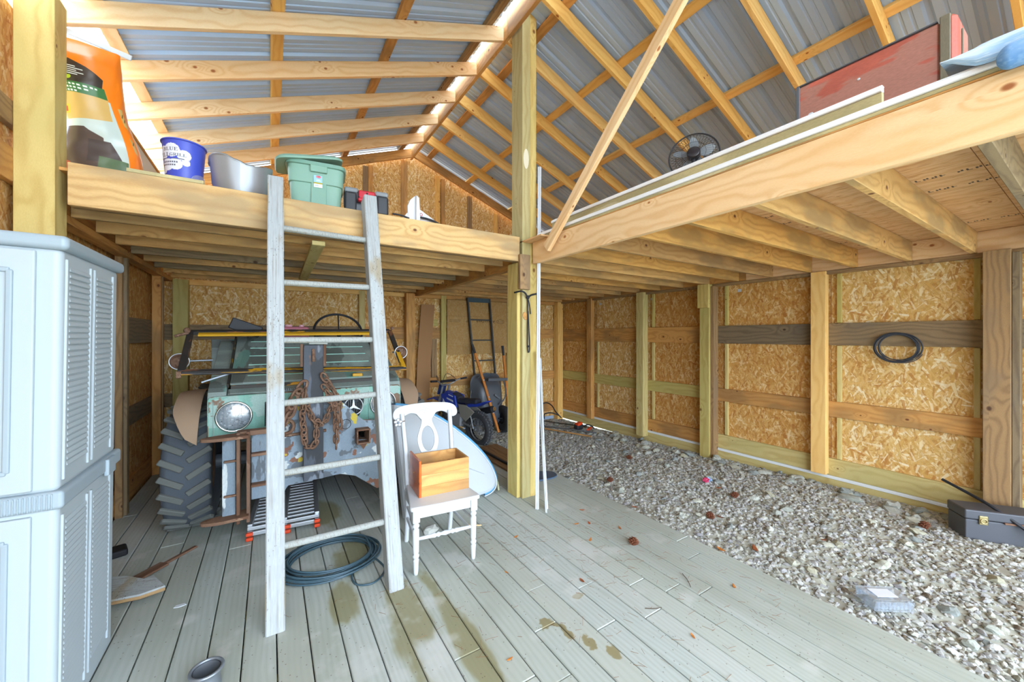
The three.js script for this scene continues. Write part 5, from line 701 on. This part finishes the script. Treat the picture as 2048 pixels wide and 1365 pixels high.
// ---------------------------------------------------------------- along the back wall
{
  const pt = canvasTex(1024, 1024, (g, w, h) => { g.drawImage(TOSB.image, 0, 0, w, h); g.globalAlpha = 0.72; g.fillStyle = '#a88450'; g.fillRect(0, 0, w, h); g.globalAlpha = 0.75; g.fillStyle = '#3c2c1c'; g.save(); g.translate(w / 2, 390); g.rotate(Math.PI); g.font = 'italic bold 62px sans-serif'; g.fillText('AdvanTech', -290, 20); g.strokeStyle = '#3c2c1c'; g.lineWidth = 5; g.beginPath(); g.ellipse(-385, 0, 70, 42, 0, 0, 7); g.stroke(); for (let i = -2; i < 3; i++) { g.beginPath(); g.moveTo(-385 + i * 22, -24); g.lineTo(-385 + i * 22 + (i % 2) * 8, 24); g.stroke(); } g.fillRect(160, -20, 60, 8); g.fillRect(170, 0, 40, 6); for (let i = 0; i < 4; i++) g.fillRect(300, -24 + i * 14, 180, 3); g.restore(); g.globalAlpha = 0.4; g.fillRect(0, 300, 600, 4); });
  const pg = extr([[2.69, 1.27], [3.955, 1.27], [3.955, 2.262], [2.69, 2.262]], 0.014).translate(0, 0, -6.43), uv = pg.attributes.uv; for (let i = 0; i < uv.count; i++) uv.setXY(i, (uv.getX(i) - 2.69) / 1.265, (uv.getY(i) - 1.27) / 0.992);
  solo('subfloor_sheet', 'brown subfloor sheet printed upside down fixed to the back wall', 'wood sheet', pg, std({ map: pt, roughness: 0.8 }));
  { const g = cbox(2.25, 0.24, 0.008, 0.002).rotateZ(Math.PI / 2), p = g.attributes.position; const gg = new THREE.BoxGeometry(0.24, 2.25, 0.007, 2, 24, 1), q = gg.attributes.position; for (let i = 0; i < q.count; i++) { const y = q.getY(i), k = (y + 1.125) / 2.25; q.setX(i, q.getX(i) + 0.13 * k * k + 0.02); q.setZ(i, q.getZ(i) - 0.07 * k + 0.02 * Math.sin(k * 3.14)); } gg.computeVertexNormals(); solo('cardboard_strip', 'tall brown cardboard strip leaning against the back wall', 'cardboard', gg.translate(2.19, 1.03, -6.37), std({ color: 0xa77c52, roughness: 0.85 })); }
  const t = thing('extension_ladder', 'dark metal ladder leaning on the back wall behind the wheelbarrow', 'ladder', [3.42, -0.12, -6.32]); const dk = std({ color: 0x4d5052, metalness: 0.5, roughness: 0.5 }), A = (k, s) => V((s < 0 ? 3.28 - 0.21 * k : 3.70 - 0.17 * k), -0.14 + 2.45 * k, -6.3 - 0.08 * k);
  for (const s of [-1, 1]) P('rail', board(A(0, s), A(1, s), 0.05, 0.028, V(0, 0, 1)), dk, t); for (let k = 0.06; k < 0.99; k += 0.155) P('rung', board(A(k, -1), A(k, 1), 0.022, 0.03, V(0, 1, 0)), dk, t); P('top_cap', board(A(0.985, -1), A(0.985, 1), 0.08, 0.035, V(0, 1, 0)), MO.hose, t);
  // wheelbarrow stood on end
  const w = thing('wheelbarrow', 'grey wheelbarrow with wooden handles stood on end by the back wall', 'wheelbarrow', [3.4, -0.15, -6.1]); const tray = std({ color: 0x575c62, roughness: 0.38 });
  const rows = [[0.655, 0.98, 0], [0.66, 0.985, 0.012], [0.62, 0.94, 0.014], [0.5, 0.76, 0.16], [0.43, 0.66, 0.215], [0.3, 0.5, 0.225], [0.01, 0.02, 0.226]], n = 56, pos = [], idx = []; rows.forEach(([a, b, z], j) => { for (let i = 0; i < n; i++) { const th = i / n * 6.2832, c = Math.cos(th), s = Math.sin(th), e = 0.4; pos.push(a / 2 * Math.sign(c) * Math.abs(c) ** e * (s < 0 ? 0.86 + 0.0 * s : 1), b / 2 * Math.sign(s) * Math.abs(s) ** e - 0.02 * j, z); if (j + 1 < rows.length) { const p = j * n + i, q = j * n + (i + 1) % n; idx.push(p, q, p + n, q, q + n, p + n); } } });
  const tg = new THREE.BufferGeometry(); tg.setAttribute('position', new THREE.Float32BufferAttribute(pos, 3)); tg.setIndex(idx); tg.computeVertexNormals(); P('tray', tg.rotateX(-0.05).translate(3.385, 0.42, -6.245), tray, w); P('tray_rim', new THREE.TorusGeometry(0.33, 0.01, 8, 48).scale(1, 1.48, 1).translate(3.385, 0.42, -6.24), tray, w).scale.set(1, 1, 1);
  const wd = std({ map: TW.pine, color: 0xdb9a4a, roughness: 0.5 }), hs = [[V(3.455, -0.12, -5.9), V(3.095, 1.3, -6.12), V(3.04, 1.46, -6.14)], [V(3.74, -0.1, -5.95), V(3.70, 1.24, -6.14), V(3.69, 1.42, -6.16)]];
  for (const [a, b, c] of hs) { const h = P('handle', board(a, b, 0.042, 0.034, V(1, 0, 0)), wd, w, 'wooden handle shaft'); P('grip', rod(b, c, 0.022, 0.024, 12), MO.black, h); for (const k of [0.25, 0.45, 0.66]) P('bolt', new THREE.CylinderGeometry(0.012, 0.012, 0.06, 8).rotateX(Math.PI / 2).translate(a.x + (b.x - a.x) * k, a.y + (b.y - a.y) * k, a.z + (b.z - a.z) * k + 0.005), MO.alu, h); }
  P('cross_brace', [board(V(3.3, 0.82, -6.0), V(3.86, 0.80, -6.02), 0.05, 0.02), tube([[3.5, 0.36, -5.97], [3.6, 0.48, -5.93], [3.63, 0.62, -5.95], [3.62, 0.78, -6.0]], 0.012, 16, 6), board(V(3.42, 0.55, -5.98), V(3.52, 0.47, -5.96), 0.03, 0.01)], MO.grey, w); P('axle_bar', [rod(V(3.48, 0.115, -5.94), V(3.80, 0.115, -5.95), 0.012), board(V(3.52, -0.12, -5.9), V(3.85, -0.12, -5.93), 0.04, 0.02)], MO.dark, w);
  const tp = [[0.1, -0.04], [0.16, -0.055], [0.215, -0.05], [0.232, 0], [0.215, 0.05], [0.16, 0.055], [0.1, 0.04]]; const wh = P('wheel', lathe(tp, 36).rotateZ(Math.PI / 2).translate(3.575, 0.115, -5.94), std({ color: 0x2e2e30, roughness: 0.85 }), w); P('hub', [lathe([[0, -0.02], [0.05, -0.03], [0.095, -0.03], [0.095, 0.03], [0.05, 0.03], [0, 0.02]], 24).rotateZ(Math.PI / 2).translate(3.575, 0.115, -5.94)], MO.dark, wh);
}
{ // child's dirt bike
  const t = thing('dirt_bike', 'small blue dirt bike with knobbly tyres parked by the back wall', 'motorbike', [2.64, -0.06, -5.1]); t.scale.setScalar(1.02); t.rotation.y = 1.87; const bl = std({ color: 0x2440a8, roughness: 0.35 }), gr = std({ color: 0x8a8c90, roughness: 0.55 }), sil = std({ color: 0x9a9ea2, metalness: 0.6, roughness: 0.4 });
  const wheel = (x, r, w) => { const o = L('tyre', lathe([[r - 0.09, -w / 2 + 0.01], [r - 0.05, -w / 2], [r - 0.015, -w / 2 + 0.008], [r, 0], [r - 0.015, w / 2 - 0.008], [r - 0.05, w / 2], [r - 0.09, w / 2 - 0.01]], 44).rotateX(Math.PI / 2).translate(x, r + 0.012, 0), std({ color: 0x3a3b3e, roughness: 0.85 }), t); const k = []; for (let i = 0; i < 34; i++) for (const j of [-1, 0, 1]) { const a = (i + (j ? 0.5 : 0)) / 34 * 6.2832; k.push(rbox(0.028, 0.02, 0.022, 0.003, 1).translate(0, r + 0.004 - Math.abs(j) * 0.012, j * w * 0.36).rotateZ(a)); } const kk = join(k).translate(x, r + 0.012, 0); L('knobs', kk, std({ color: 0x55575a, roughness: 0.9 }), o); const sp = [new THREE.TorusGeometry(r - 0.085, 0.012, 8, 36).translate(x, r + 0.012, 0), new THREE.CylinderGeometry(0.045, 0.045, 0.07, 18).rotateX(Math.PI / 2).translate(x, r + 0.012, 0)]; for (let i = 0; i < 18; i++) { const a = i / 18 * 6.2832; sp.push(rod(V(x + 0.04 * Math.cos(a), r + 0.012 + 0.04 * Math.sin(a), (i % 2 - 0.5) * 0.05), V(x + (r - 0.085) * Math.cos(a + 0.25), r + 0.012 + (r - 0.085) * Math.sin(a + 0.25), 0), 0.0025, 0.0025, 5)); } L('wheel_rim', sp, sil, o); };
  wheel(0, 0.255, 0.1); wheel(0.92, 0.265, 0.08);
  L('frame', [tube([[0.72, 0.72, 0], [0.5, 0.58, 0], [0.2, 0.56, 0], [0.14, 0.38, 0]], 0.018, 24), tube([[0.72, 0.66, 0], [0.6, 0.4, 0], [0.5, 0.28, 0], [0.3, 0.26, 0]], 0.018, 24), rod(V(0, 0.267, 0.06), V(0.3, 0.33, 0.05), 0.015), rod(V(0, 0.267, -0.06), V(0.3, 0.33, -0.05), 0.015), rod(V(0.04, 0.27, -0.07), V(0.16, 0.56, -0.05), 0.01)], sil, t); L('engine', [rbox(0.22, 0.2, 0.16, 0.03).translate(0.42, 0.36, 0), ...[0, 1, 2, 3, 4].map((i) => rbox(0.12, 0.012, 0.13, 0.004).translate(0.47, 0.45 + i * 0.02, 0))], gr, t);
  const shr = [[0.38, 0.55], [0.42, 0.72], [0.6, 0.76], [0.74, 0.72], [0.72, 0.56], [0.58, 0.46]]; for (const s of [-1, 1]) { const o = L('tank_shroud', extr(shr, 0.03, 0.008).rotateY(0).translate(0, 0, s * 0.085), bl, t, 'blue tank shroud'); L('decal', [extr([[0.6, 0.55], [0.7, 0.58], [0.69, 0.66]], 0.004).translate(0, 0, s * 0.102), extr([[0.45, 0.62], [0.6, 0.66], [0.6, 0.68], [0.46, 0.65]], 0.004).translate(0, 0, s * 0.102), extr([[0.46, 0.7], [0.56, 0.72], [0.56, 0.735], [0.46, 0.715]], 0.004).translate(0, 0, s * 0.102)], MO.white, o); L('side_panel', extr([[0.02, 0.52], [0.2, 0.6], [0.36, 0.6], [0.32, 0.42], [0.2, 0.36]], 0.02, 0.005).translate(0, 0, s * 0.07), std({ color: 0x8d8a80, roughness: 0.6 }), t); }
  L('tank', rbox(0.3, 0.14, 0.14, 0.05, 4).rotateZ(0.12).translate(0.58, 0.69, 0), bl, t); L('seat', [rbox(0.5, 0.075, 0.13, 0.03, 4).rotateZ(-0.05).translate(0.24, 0.655, 0), rbox(0.18, 0.1, 0.13, 0.04, 4).rotateZ(0.4).translate(0.45, 0.69, 0)], std({ color: 0x2c2f3a, roughness: 0.8 }), t); L('rear_fender', extr([[0.2, 0.62], [0.0, 0.64], [-0.2, 0.70], [-0.21, 0.685], [-0.02, 0.6], [0.18, 0.57]], 0.13, 0.015), bl, t); L('front_fender', extr([[0.8, 0.6], [1.0, 0.64], [1.18, 0.58], [1.17, 0.57], [1.0, 0.61], [0.82, 0.57]], 0.11, 0.01), bl, t);
  const mf = L('muffler', [rod(V(0.26, 0.44, 0.11), V(-0.17, 0.56, 0.12), 0.05, 0.05, 18), tube([[0.45, 0.5, 0.06], [0.52, 0.4, 0.1], [0.4, 0.34, 0.12], [0.26, 0.44, 0.11]], 0.018, 20)], MO.dark, t); L('exhaust_tip', [rod(V(-0.16, 0.557, 0.12), V(-0.205, 0.57, 0.12), 0.028, 0.03, 16)], MO.chrome, mf);
  for (const s of [-1, 1]) L('fork_leg', rod(V(0.92, 0.277, s * 0.07), V(0.74, 0.84, s * 0.07), 0.02, 0.018, 12), sil, t); L('number_plate', rbox(0.02, 0.17, 0.15, 0.008).rotateZ(0.3).translate(0.84, 0.78, 0), std({ color: 0x2a3a70, roughness: 0.4 }), t); const hb = L('handlebar', tube([[0.66, 0.94, -0.34], [0.68, 0.925, -0.2], [0.74, 0.86, -0.08], [0.74, 0.86, 0.08], [0.68, 0.925, 0.2], [0.66, 0.94, 0.34]], 0.011, 40, 8), sil, t); for (const s of [-1, 1]) { L('grip', rod(V(0.665, 0.937, s * 0.24), V(0.655, 0.944, s * 0.36), 0.016, 0.017, 12), MO.black, hb); L('brake_lever', tube([[0.69, 0.925, s * 0.2], [0.73, 0.93, s * 0.25], [0.72, 0.935, s * 0.33]], 0.005, 12, 5), MO.dark, hb); } L('crossbar_pad', [rod(V(0.69, 0.92, -0.14), V(0.69, 0.92, 0.14), 0.022, 0.022, 12), tube([[0.7, 0.92, -0.2], [0.85, 1.0, -0.1], [0.86, 0.8, 0]], 0.004, 16, 5), tube([[0.7, 0.92, 0.2], [0.84, 1.02, 0.1], [0.86, 0.8, 0]], 0.004, 16, 5)], MO.black, t);
}
{ // clutter in the far corner
  solo('bent_tube', 'bent black tubing hoop lying in the far right corner', 'tubing', tube([[4.78, -0.1, -6.3], [4.72, 0.02, -6.2], [4.8, 0.05, -6.1], [4.93, 0.0, -6.02], [4.98, -0.05, -6.0], [4.92, 0.06, -6.1], [4.9, 0.17, -6.2], [4.85, 0.22, -6.3], [4.76, 0.2, -6.35]], 0.012, 60, 7), MO.black);
  for (const [label, a, b, r, m] of [['long grey pole lying on gravel by the right wall', V(4.3, -0.12, -6.2), V(4.86, -0.105, -4.9), 0.011, MO.steel], ['tan wooden pole lying on gravel beside the grey pole', V(4.15, -0.12, -6.15), V(4.6, -0.1, -4.75), 0.013, M.girtWarm[0]], ['thin dark rod lying on gravel toward the far corner', V(4.6, -0.11, -6.3), V(5.02, -0.1, -5.3), 0.008, MO.dark]]) solo('pole', label, 'pole', rod(a, b, r), m);
  const t = thing('string_trimmer', 'orange and black garden trimmer lying by the right wall skirt', 'trimmer', [4.9, -0.13, -5.25]); L('engine_housing', [rbox(0.16, 0.11, 0.12, 0.035, 3).translate(-0.08, 0.06, -0.06)], MO.black, t); L('orange_cover', [rbox(0.12, 0.05, 0.1, 0.02, 3).rotateZ(0.2).translate(-0.1, 0.12, -0.03), rbox(0.2, 0.03, 0.05, 0.012, 2).rotateY(0.5).translate(0.06, 0.03, 0.08)], MO.orange, t); L('handle', tube([[-0.04, 0.08, 0.02], [0.04, 0.1, 0.06], [0.1, 0.07, 0.12], [0.12, 0.03, 0.14]], 0.012, 18, 7), MO.dark, t);
}
// ---------------------------------------------------------------- right side
{
  const t = thing('metal_toolbox', 'long dark grey metal toolbox on the gravel against the right wall', 'toolbox', [4.93, -0.06, -0.5]); t.rotation.y = -0.93; const gm = std({ color: 0x4f5157, roughness: 0.5, metalness: 0.2 });
  L('box_body', rbox(0.5, 0.2, 0.2, 0.008).translate(0, 0.1, 0), gm, t); L('lid', [rbox(0.51, 0.075, 0.21, 0.012).translate(0, 0.24, 0)], gm, t); L('lid_fold', [rbox(0.3, 0.014, 0.02, 0.004).translate(0.12, 0.2, 0.105)], MO.tan, t); for (const x of [-0.15, 0.2]) L('latch', [rbox(0.05, 0.07, 0.012, 0.005).translate(x, 0.205, 0.108), new THREE.TorusGeometry(0.018, 0.005, 8, 16).translate(x, 0.2, 0.116)], std({ color: 0xb7a878, metalness: 0.7, roughness: 0.35 }), t, 'brass latch');
  solo('black_strap', 'black hose draped diagonally over the dark toolbox', 'strap', tube([[5.04, 0.33, -0.82], [4.96, 0.28, -0.66], [4.87, 0.235, -0.52], [4.86, 0.12, -0.36], [4.88, 0.0, -0.2]], 0.012, 30, 7), MO.black);
  const pts = []; for (let i = 0; i < 12 * 16; i++) { const k = i / 16, a = k * 6.2832, r = 0.118 + 0.03 * vn(k * 1.3, 3, 741), f = k > 8 ? 0.045 * (k - 8) / 4 : 0; pts.push([5.30 + 0.02 * (vn(k * 2.1, 5, 742) - 0.5), 1.485 + r * 1.04 * Math.sin(a) + 0.015 * (vn(k, 7, 743) - 0.5), -1.175 + r * 1.16 * Math.cos(a) + f]); } solo('wire_coil', 'coil of dark wire hanging on the right wall rail', 'wire coil', tube(pts, 0.0042, 900, 5), std({ color: 0x3c4048, roughness: 0.5 }));
  for (const z of [-4.12, -2.72, -5.3]) solo('survey_tag', ['small white paper tag stapled high on the right wall, middle one', 'small white paper tag stapled high on the right wall, nearest one', 'small white paper tag stapled high on the right wall, farthest one'][[-4.12, -2.72, -5.3].indexOf(z)], 'tag', rbox(0.003, 0.04, 0.05, 0.001, 1).translate(5.368, 2.22, z), MO.white, 'paper tags on the right wall');
}
// ---------------------------------------------------------------- litter
{
  const pl = phy({ color: 0xf2f6fa, roughness: 0.06, transmission: 0.9, thickness: 0, ior: 1.45 }), t = thing('plastic_clamshell', 'clear plastic clamshell tray with white label on the gravel', 'food tray', [3.17, -0.035, -0.755]); t.rotation.y = -0.62; const rib = []; for (let i = 0; i < 9; i++) for (const s of [-1, 1]) rib.push(rbox(0.012, 0.04, 0.006, 0.003, 1).translate(-0.088 + i * 0.022, 0.03, s * 0.066));
  L('tray', [rbox(0.22, 0.004, 0.13, 0.002, 1).translate(0, 0.062, 0), rbox(0.22, 0.05, 0.003, 0.001, 1).rotateX(0.2).translate(0, 0.036, 0.068), rbox(0.22, 0.05, 0.003, 0.001, 1).rotateX(-0.2).translate(0, 0.036, -0.068), rbox(0.003, 0.05, 0.13, 0.001, 1).translate(0.112, 0.036, 0), rbox(0.003, 0.05, 0.13, 0.001, 1).translate(-0.112, 0.036, 0), rbox(0.25, 0.003, 0.17, 0.001, 1).translate(0, 0.01, 0)], pl, t); L('ribs', rib, pl, t); L('label', rbox(0.12, 0.002, 0.075, 0.0008, 1).translate(-0.01, 0.066, 0), std({ color: 0xdfe3ec, roughness: 0.5 }), t);
  const w = thing('snack_wrapper', 'crumpled pink and blue snack wrapper on the gravel', 'wrapper', [4.2, -0.055, -2.48]); for (const [nm, c, x, s] of [['wrapper_half', 0xd0456e, -0.02, 3], ['wrapper_half', 0x86b6dc, 0.022, 5]]) { const g = new THREE.IcosahedronGeometry(0.034, 2), p = g.attributes.position; for (let i = 0; i < p.count; i++) { const v = V(p.getX(i), p.getY(i), p.getZ(i)), k = 0.7 + 0.6 * hash(Math.round(v.x * 900) + 500, Math.round(v.y * 900 + v.z * 431) + 500, s); p.setXYZ(i, v.x * k, v.y * k * 0.7, v.z * k); } g.computeVertexNormals(); L(nm, g.translate(x, 0.022, 0), std({ color: c, roughness: 0.35 }), w); }
  const leafG = (k) => { const s = new THREE.Shape(); s.moveTo(-0.03, 0); s.quadraticCurveTo(-0.005, 0.018 + k * 0.003, 0.03, 0); s.quadraticCurveTo(-0.005, -0.018 - k * 0.002, -0.03, 0); const g = extr(s, 0.0014, 0, 6), p = g.attributes.position; for (let i = 0; i < p.count; i++) p.setZ(i, p.getZ(i) + 0.35 * p.getY(i) * p.getY(i) / 0.018 + 0.25 * p.getX(i) * p.getX(i) / 0.03); g.rotateX(-Math.PI / 2); g.computeVertexNormals(); return g; }, lgs = [leafG(0), leafG(1), leafG(2)], lcs = [0xb0521c, 0x8a4a26, 0xc47a34, 0x6e4028, 0xa8683a].map((c) => std({ color: c, roughness: 0.8, side: THREE.DoubleSide }));
  const spots = [[2.457, -2.202, 1.0, 4, 'orange-tan leaf on the deck nearest the brown pine cone'], [2.2, -2.45, 0.8, 2, 'small tan leaf on the deck in front of the white vinyl strips'], [2.30, -2.40, 0.8, 0, 'bright rust-orange leaf in the needle litter right of the vinyl strips'], [2.12, -2.2, 1.0, 2, 'large tan leaf amid pine needles in the middle of the deck'], [2.42, -2.62, 0.8, 0, 'rust-orange leaf on the deck close to the gravel behind the litter'], [1.72, -1.86, 0.8, 1, 'brown leaf alone on the deck right of the damp stain'], [1.35, -2.2, 0.6, 2, 'tiny tan leaf on the deck in front of the chair'], [2.5, -1.3, 0.8, 2, 'tan leaf on the deck edge nearest the clear plastic tray'], [1.65, -2.55, 0.8, 2, 'tan leaf on the deck between chair and post'], [1.9, -1.2, 0.7, 2, 'tan leaf on the deck by the dark twig at the front'], [1.0, -1.6, 0.6, 2, 'tan leaf on the damp plank in front of the ladder'], [0.02, -3.2, 1.1, 3, 'dark brown leaf on the deck between truck tyre and ladder'], [3.466, -1.927, 1.3, 3, 'dark brown leaf on the gravel beside the round pine cone'], [3.159, -1.486, 1.7, 1, 'largest brown curled leaf on the gravel near the deck edge'], [2.93, -1.62, 1.2, 2, 'tan leaf wedged between deck edge and gravel'], [3.0, -2.5, 1.1, 1, 'brown leaf on the gravel beside the middle of the deck edge'], [4.116, -2.306, 1.2, 1, 'brown leaf on the gravel close to the snack wrapper'], [3.75, -1.25, 1.0, 3, 'small dark leaf on the gravel in front of the big stones']];
  spots.forEach(([x, z, s, c, l], i) => { const o = solo('fallen_leaf', l, 'leaf', lgs[i % 3], lcs[c], 'fallen leaves'); o.position.set(x, x > 2.83 ? GY(x, z) + 0.022 : 0.003, z); o.rotation.y = rr(0, 6.28); o.scale.setScalar(s * 1.05); });
  const cone = (() => { const g = [new THREE.SphereGeometry(0.022, 10, 8).scale(1, 0.9, 1)]; for (let r = 0; r < 5; r++) for (let i = 0; i < 9; i++) { const a = (i + r * 0.5) / 9 * 6.2832, rad = 0.036 * Math.sin((r + 0.8) / 5.4 * 3.1); g.push(new THREE.ConeGeometry(0.009, 0.02, 5).rotateZ(-1.2).rotateY(-a).translate(rad * Math.cos(a), -0.02 + r * 0.011, rad * Math.sin(a))); } return join(g); })(), cm = std({ color: 0x6a3a22, roughness: 0.85 });
  [[3.40, -1.98, 'round brown pine cone in the middle of the gravel'], [4.05, -2.1, 'brown pine cone on the gravel before the second wall bay'], [4.66, -0.86, 'brown pine cone on the gravel beside the dark toolbox'], [3.35, -3.15, 'brown pine cone on the far gravel behind the post'], [2.36, -1.98, 'brown pine cone lying on the deck near its gravel edge'], [4.2, -3.6, 'brown pine cone on the gravel near the far wall post']].forEach(([x, z, l]) => { const o = solo('pine_cone', l, 'pine cone', cone, cm); o.position.set(x, (x > 2.83 ? GY(x, z) + 0.012 : 0.0) + 0.024, z); o.rotation.set(rr(-0.4, 0.4), rr(0, 6), rr(-0.4, 0.4)); });
  // pine needles and twigs: uncountable
  const nd = []; const clumps = [[2.3, -2.4, 0.42, 70], [2.0, -2.1, 0.45, 60], [2.15, -1.75, 0.4, 40], [1.45, -2.55, 0.3, 45], [1.9, -1.25, 0.4, 30], [1.2, -2.0, 0.5, 22], [1.7, -2.75, 0.3, 35], [2.45, -1.3, 0.3, 30], [0.7, -2.36, 0.12, 14], [1.55, -0.95, 0.5, 25], [0.3, -2.68, 0.2, 14], [0.95, -1.75, 0.3, 10]];
  for (const [x, z, r, n] of clumps) for (let i = 0; i < n; i++) { const a = rr(0, 6.28), d = r * Math.sqrt(rnd()) * (rnd() < 0.8 ? 1 : 1.6), px = x + d * Math.cos(a), pz = z + d * Math.sin(a); if (px > 2.8) continue; const b = rr(0, 3.14), l = rr(0.02, 0.075), y = rr(0.001, 0.006); nd.push(rod(V(px - l / 2 * Math.cos(b), y, pz - l / 2 * Math.sin(b)), V(px + l / 2 * Math.cos(b), y + rr(0, 0.012), pz + l / 2 * Math.sin(b)), 0.0009, 0.0007, 4)); }
  const needles = solo('pine_needles', 'scattered dry pine needles across the deck', 'needles', nd, std({ color: 0x8f6a48, roughness: 0.9 })); needles.userData.kind = 'stuff';
  [[1.9, -1.45, 0.1, 0.5], [2.3, -1.5, 0.14, 2.2], [1.45, -2.9, 0.14, 0.6]].forEach(([x, z, l, a], i) => solo('dry_twig', ['dark dry twig lying on the deck toward the front', 'long thin dry twig near the gravel edge of the deck', 'tan wood splinter lying under the white chair'][i], 'twig', tube([[x - l / 2 * Math.cos(a), 0.005, z - l / 2 * Math.sin(a)], [x, 0.007, z + 0.01], [x + l / 2 * Math.cos(a), 0.005, z + l / 2 * Math.sin(a)]], i === 2 ? 0.006 : 0.002, 12, 5), i === 2 ? M.rafter[0] : std({ color: 0x4a3a2c, roughness: 0.9 })));
  solo('pale_rock', 'pale pointed rock lying on the deck under the white chair', 'rock', (() => { const g = new THREE.IcosahedronGeometry(0.045, 1), p = g.attributes.position; for (let i = 0; i < p.count; i++) { const v = V(p.getX(i), p.getY(i), p.getZ(i)), k = 0.75 + 0.5 * hash(Math.round(v.x * 500) + 99, Math.round(v.y * 500 + v.z * 217) + 99, 4); p.setXYZ(i, v.x * k * 1.3, v.y * k * 0.8, v.z * k); } g.computeVertexNormals(); return g.translate(1.1, 0.03, -2.97); })(), std({ color: 0xb9bab2, roughness: 0.9 }));
}
renderer.render(scene, camera);
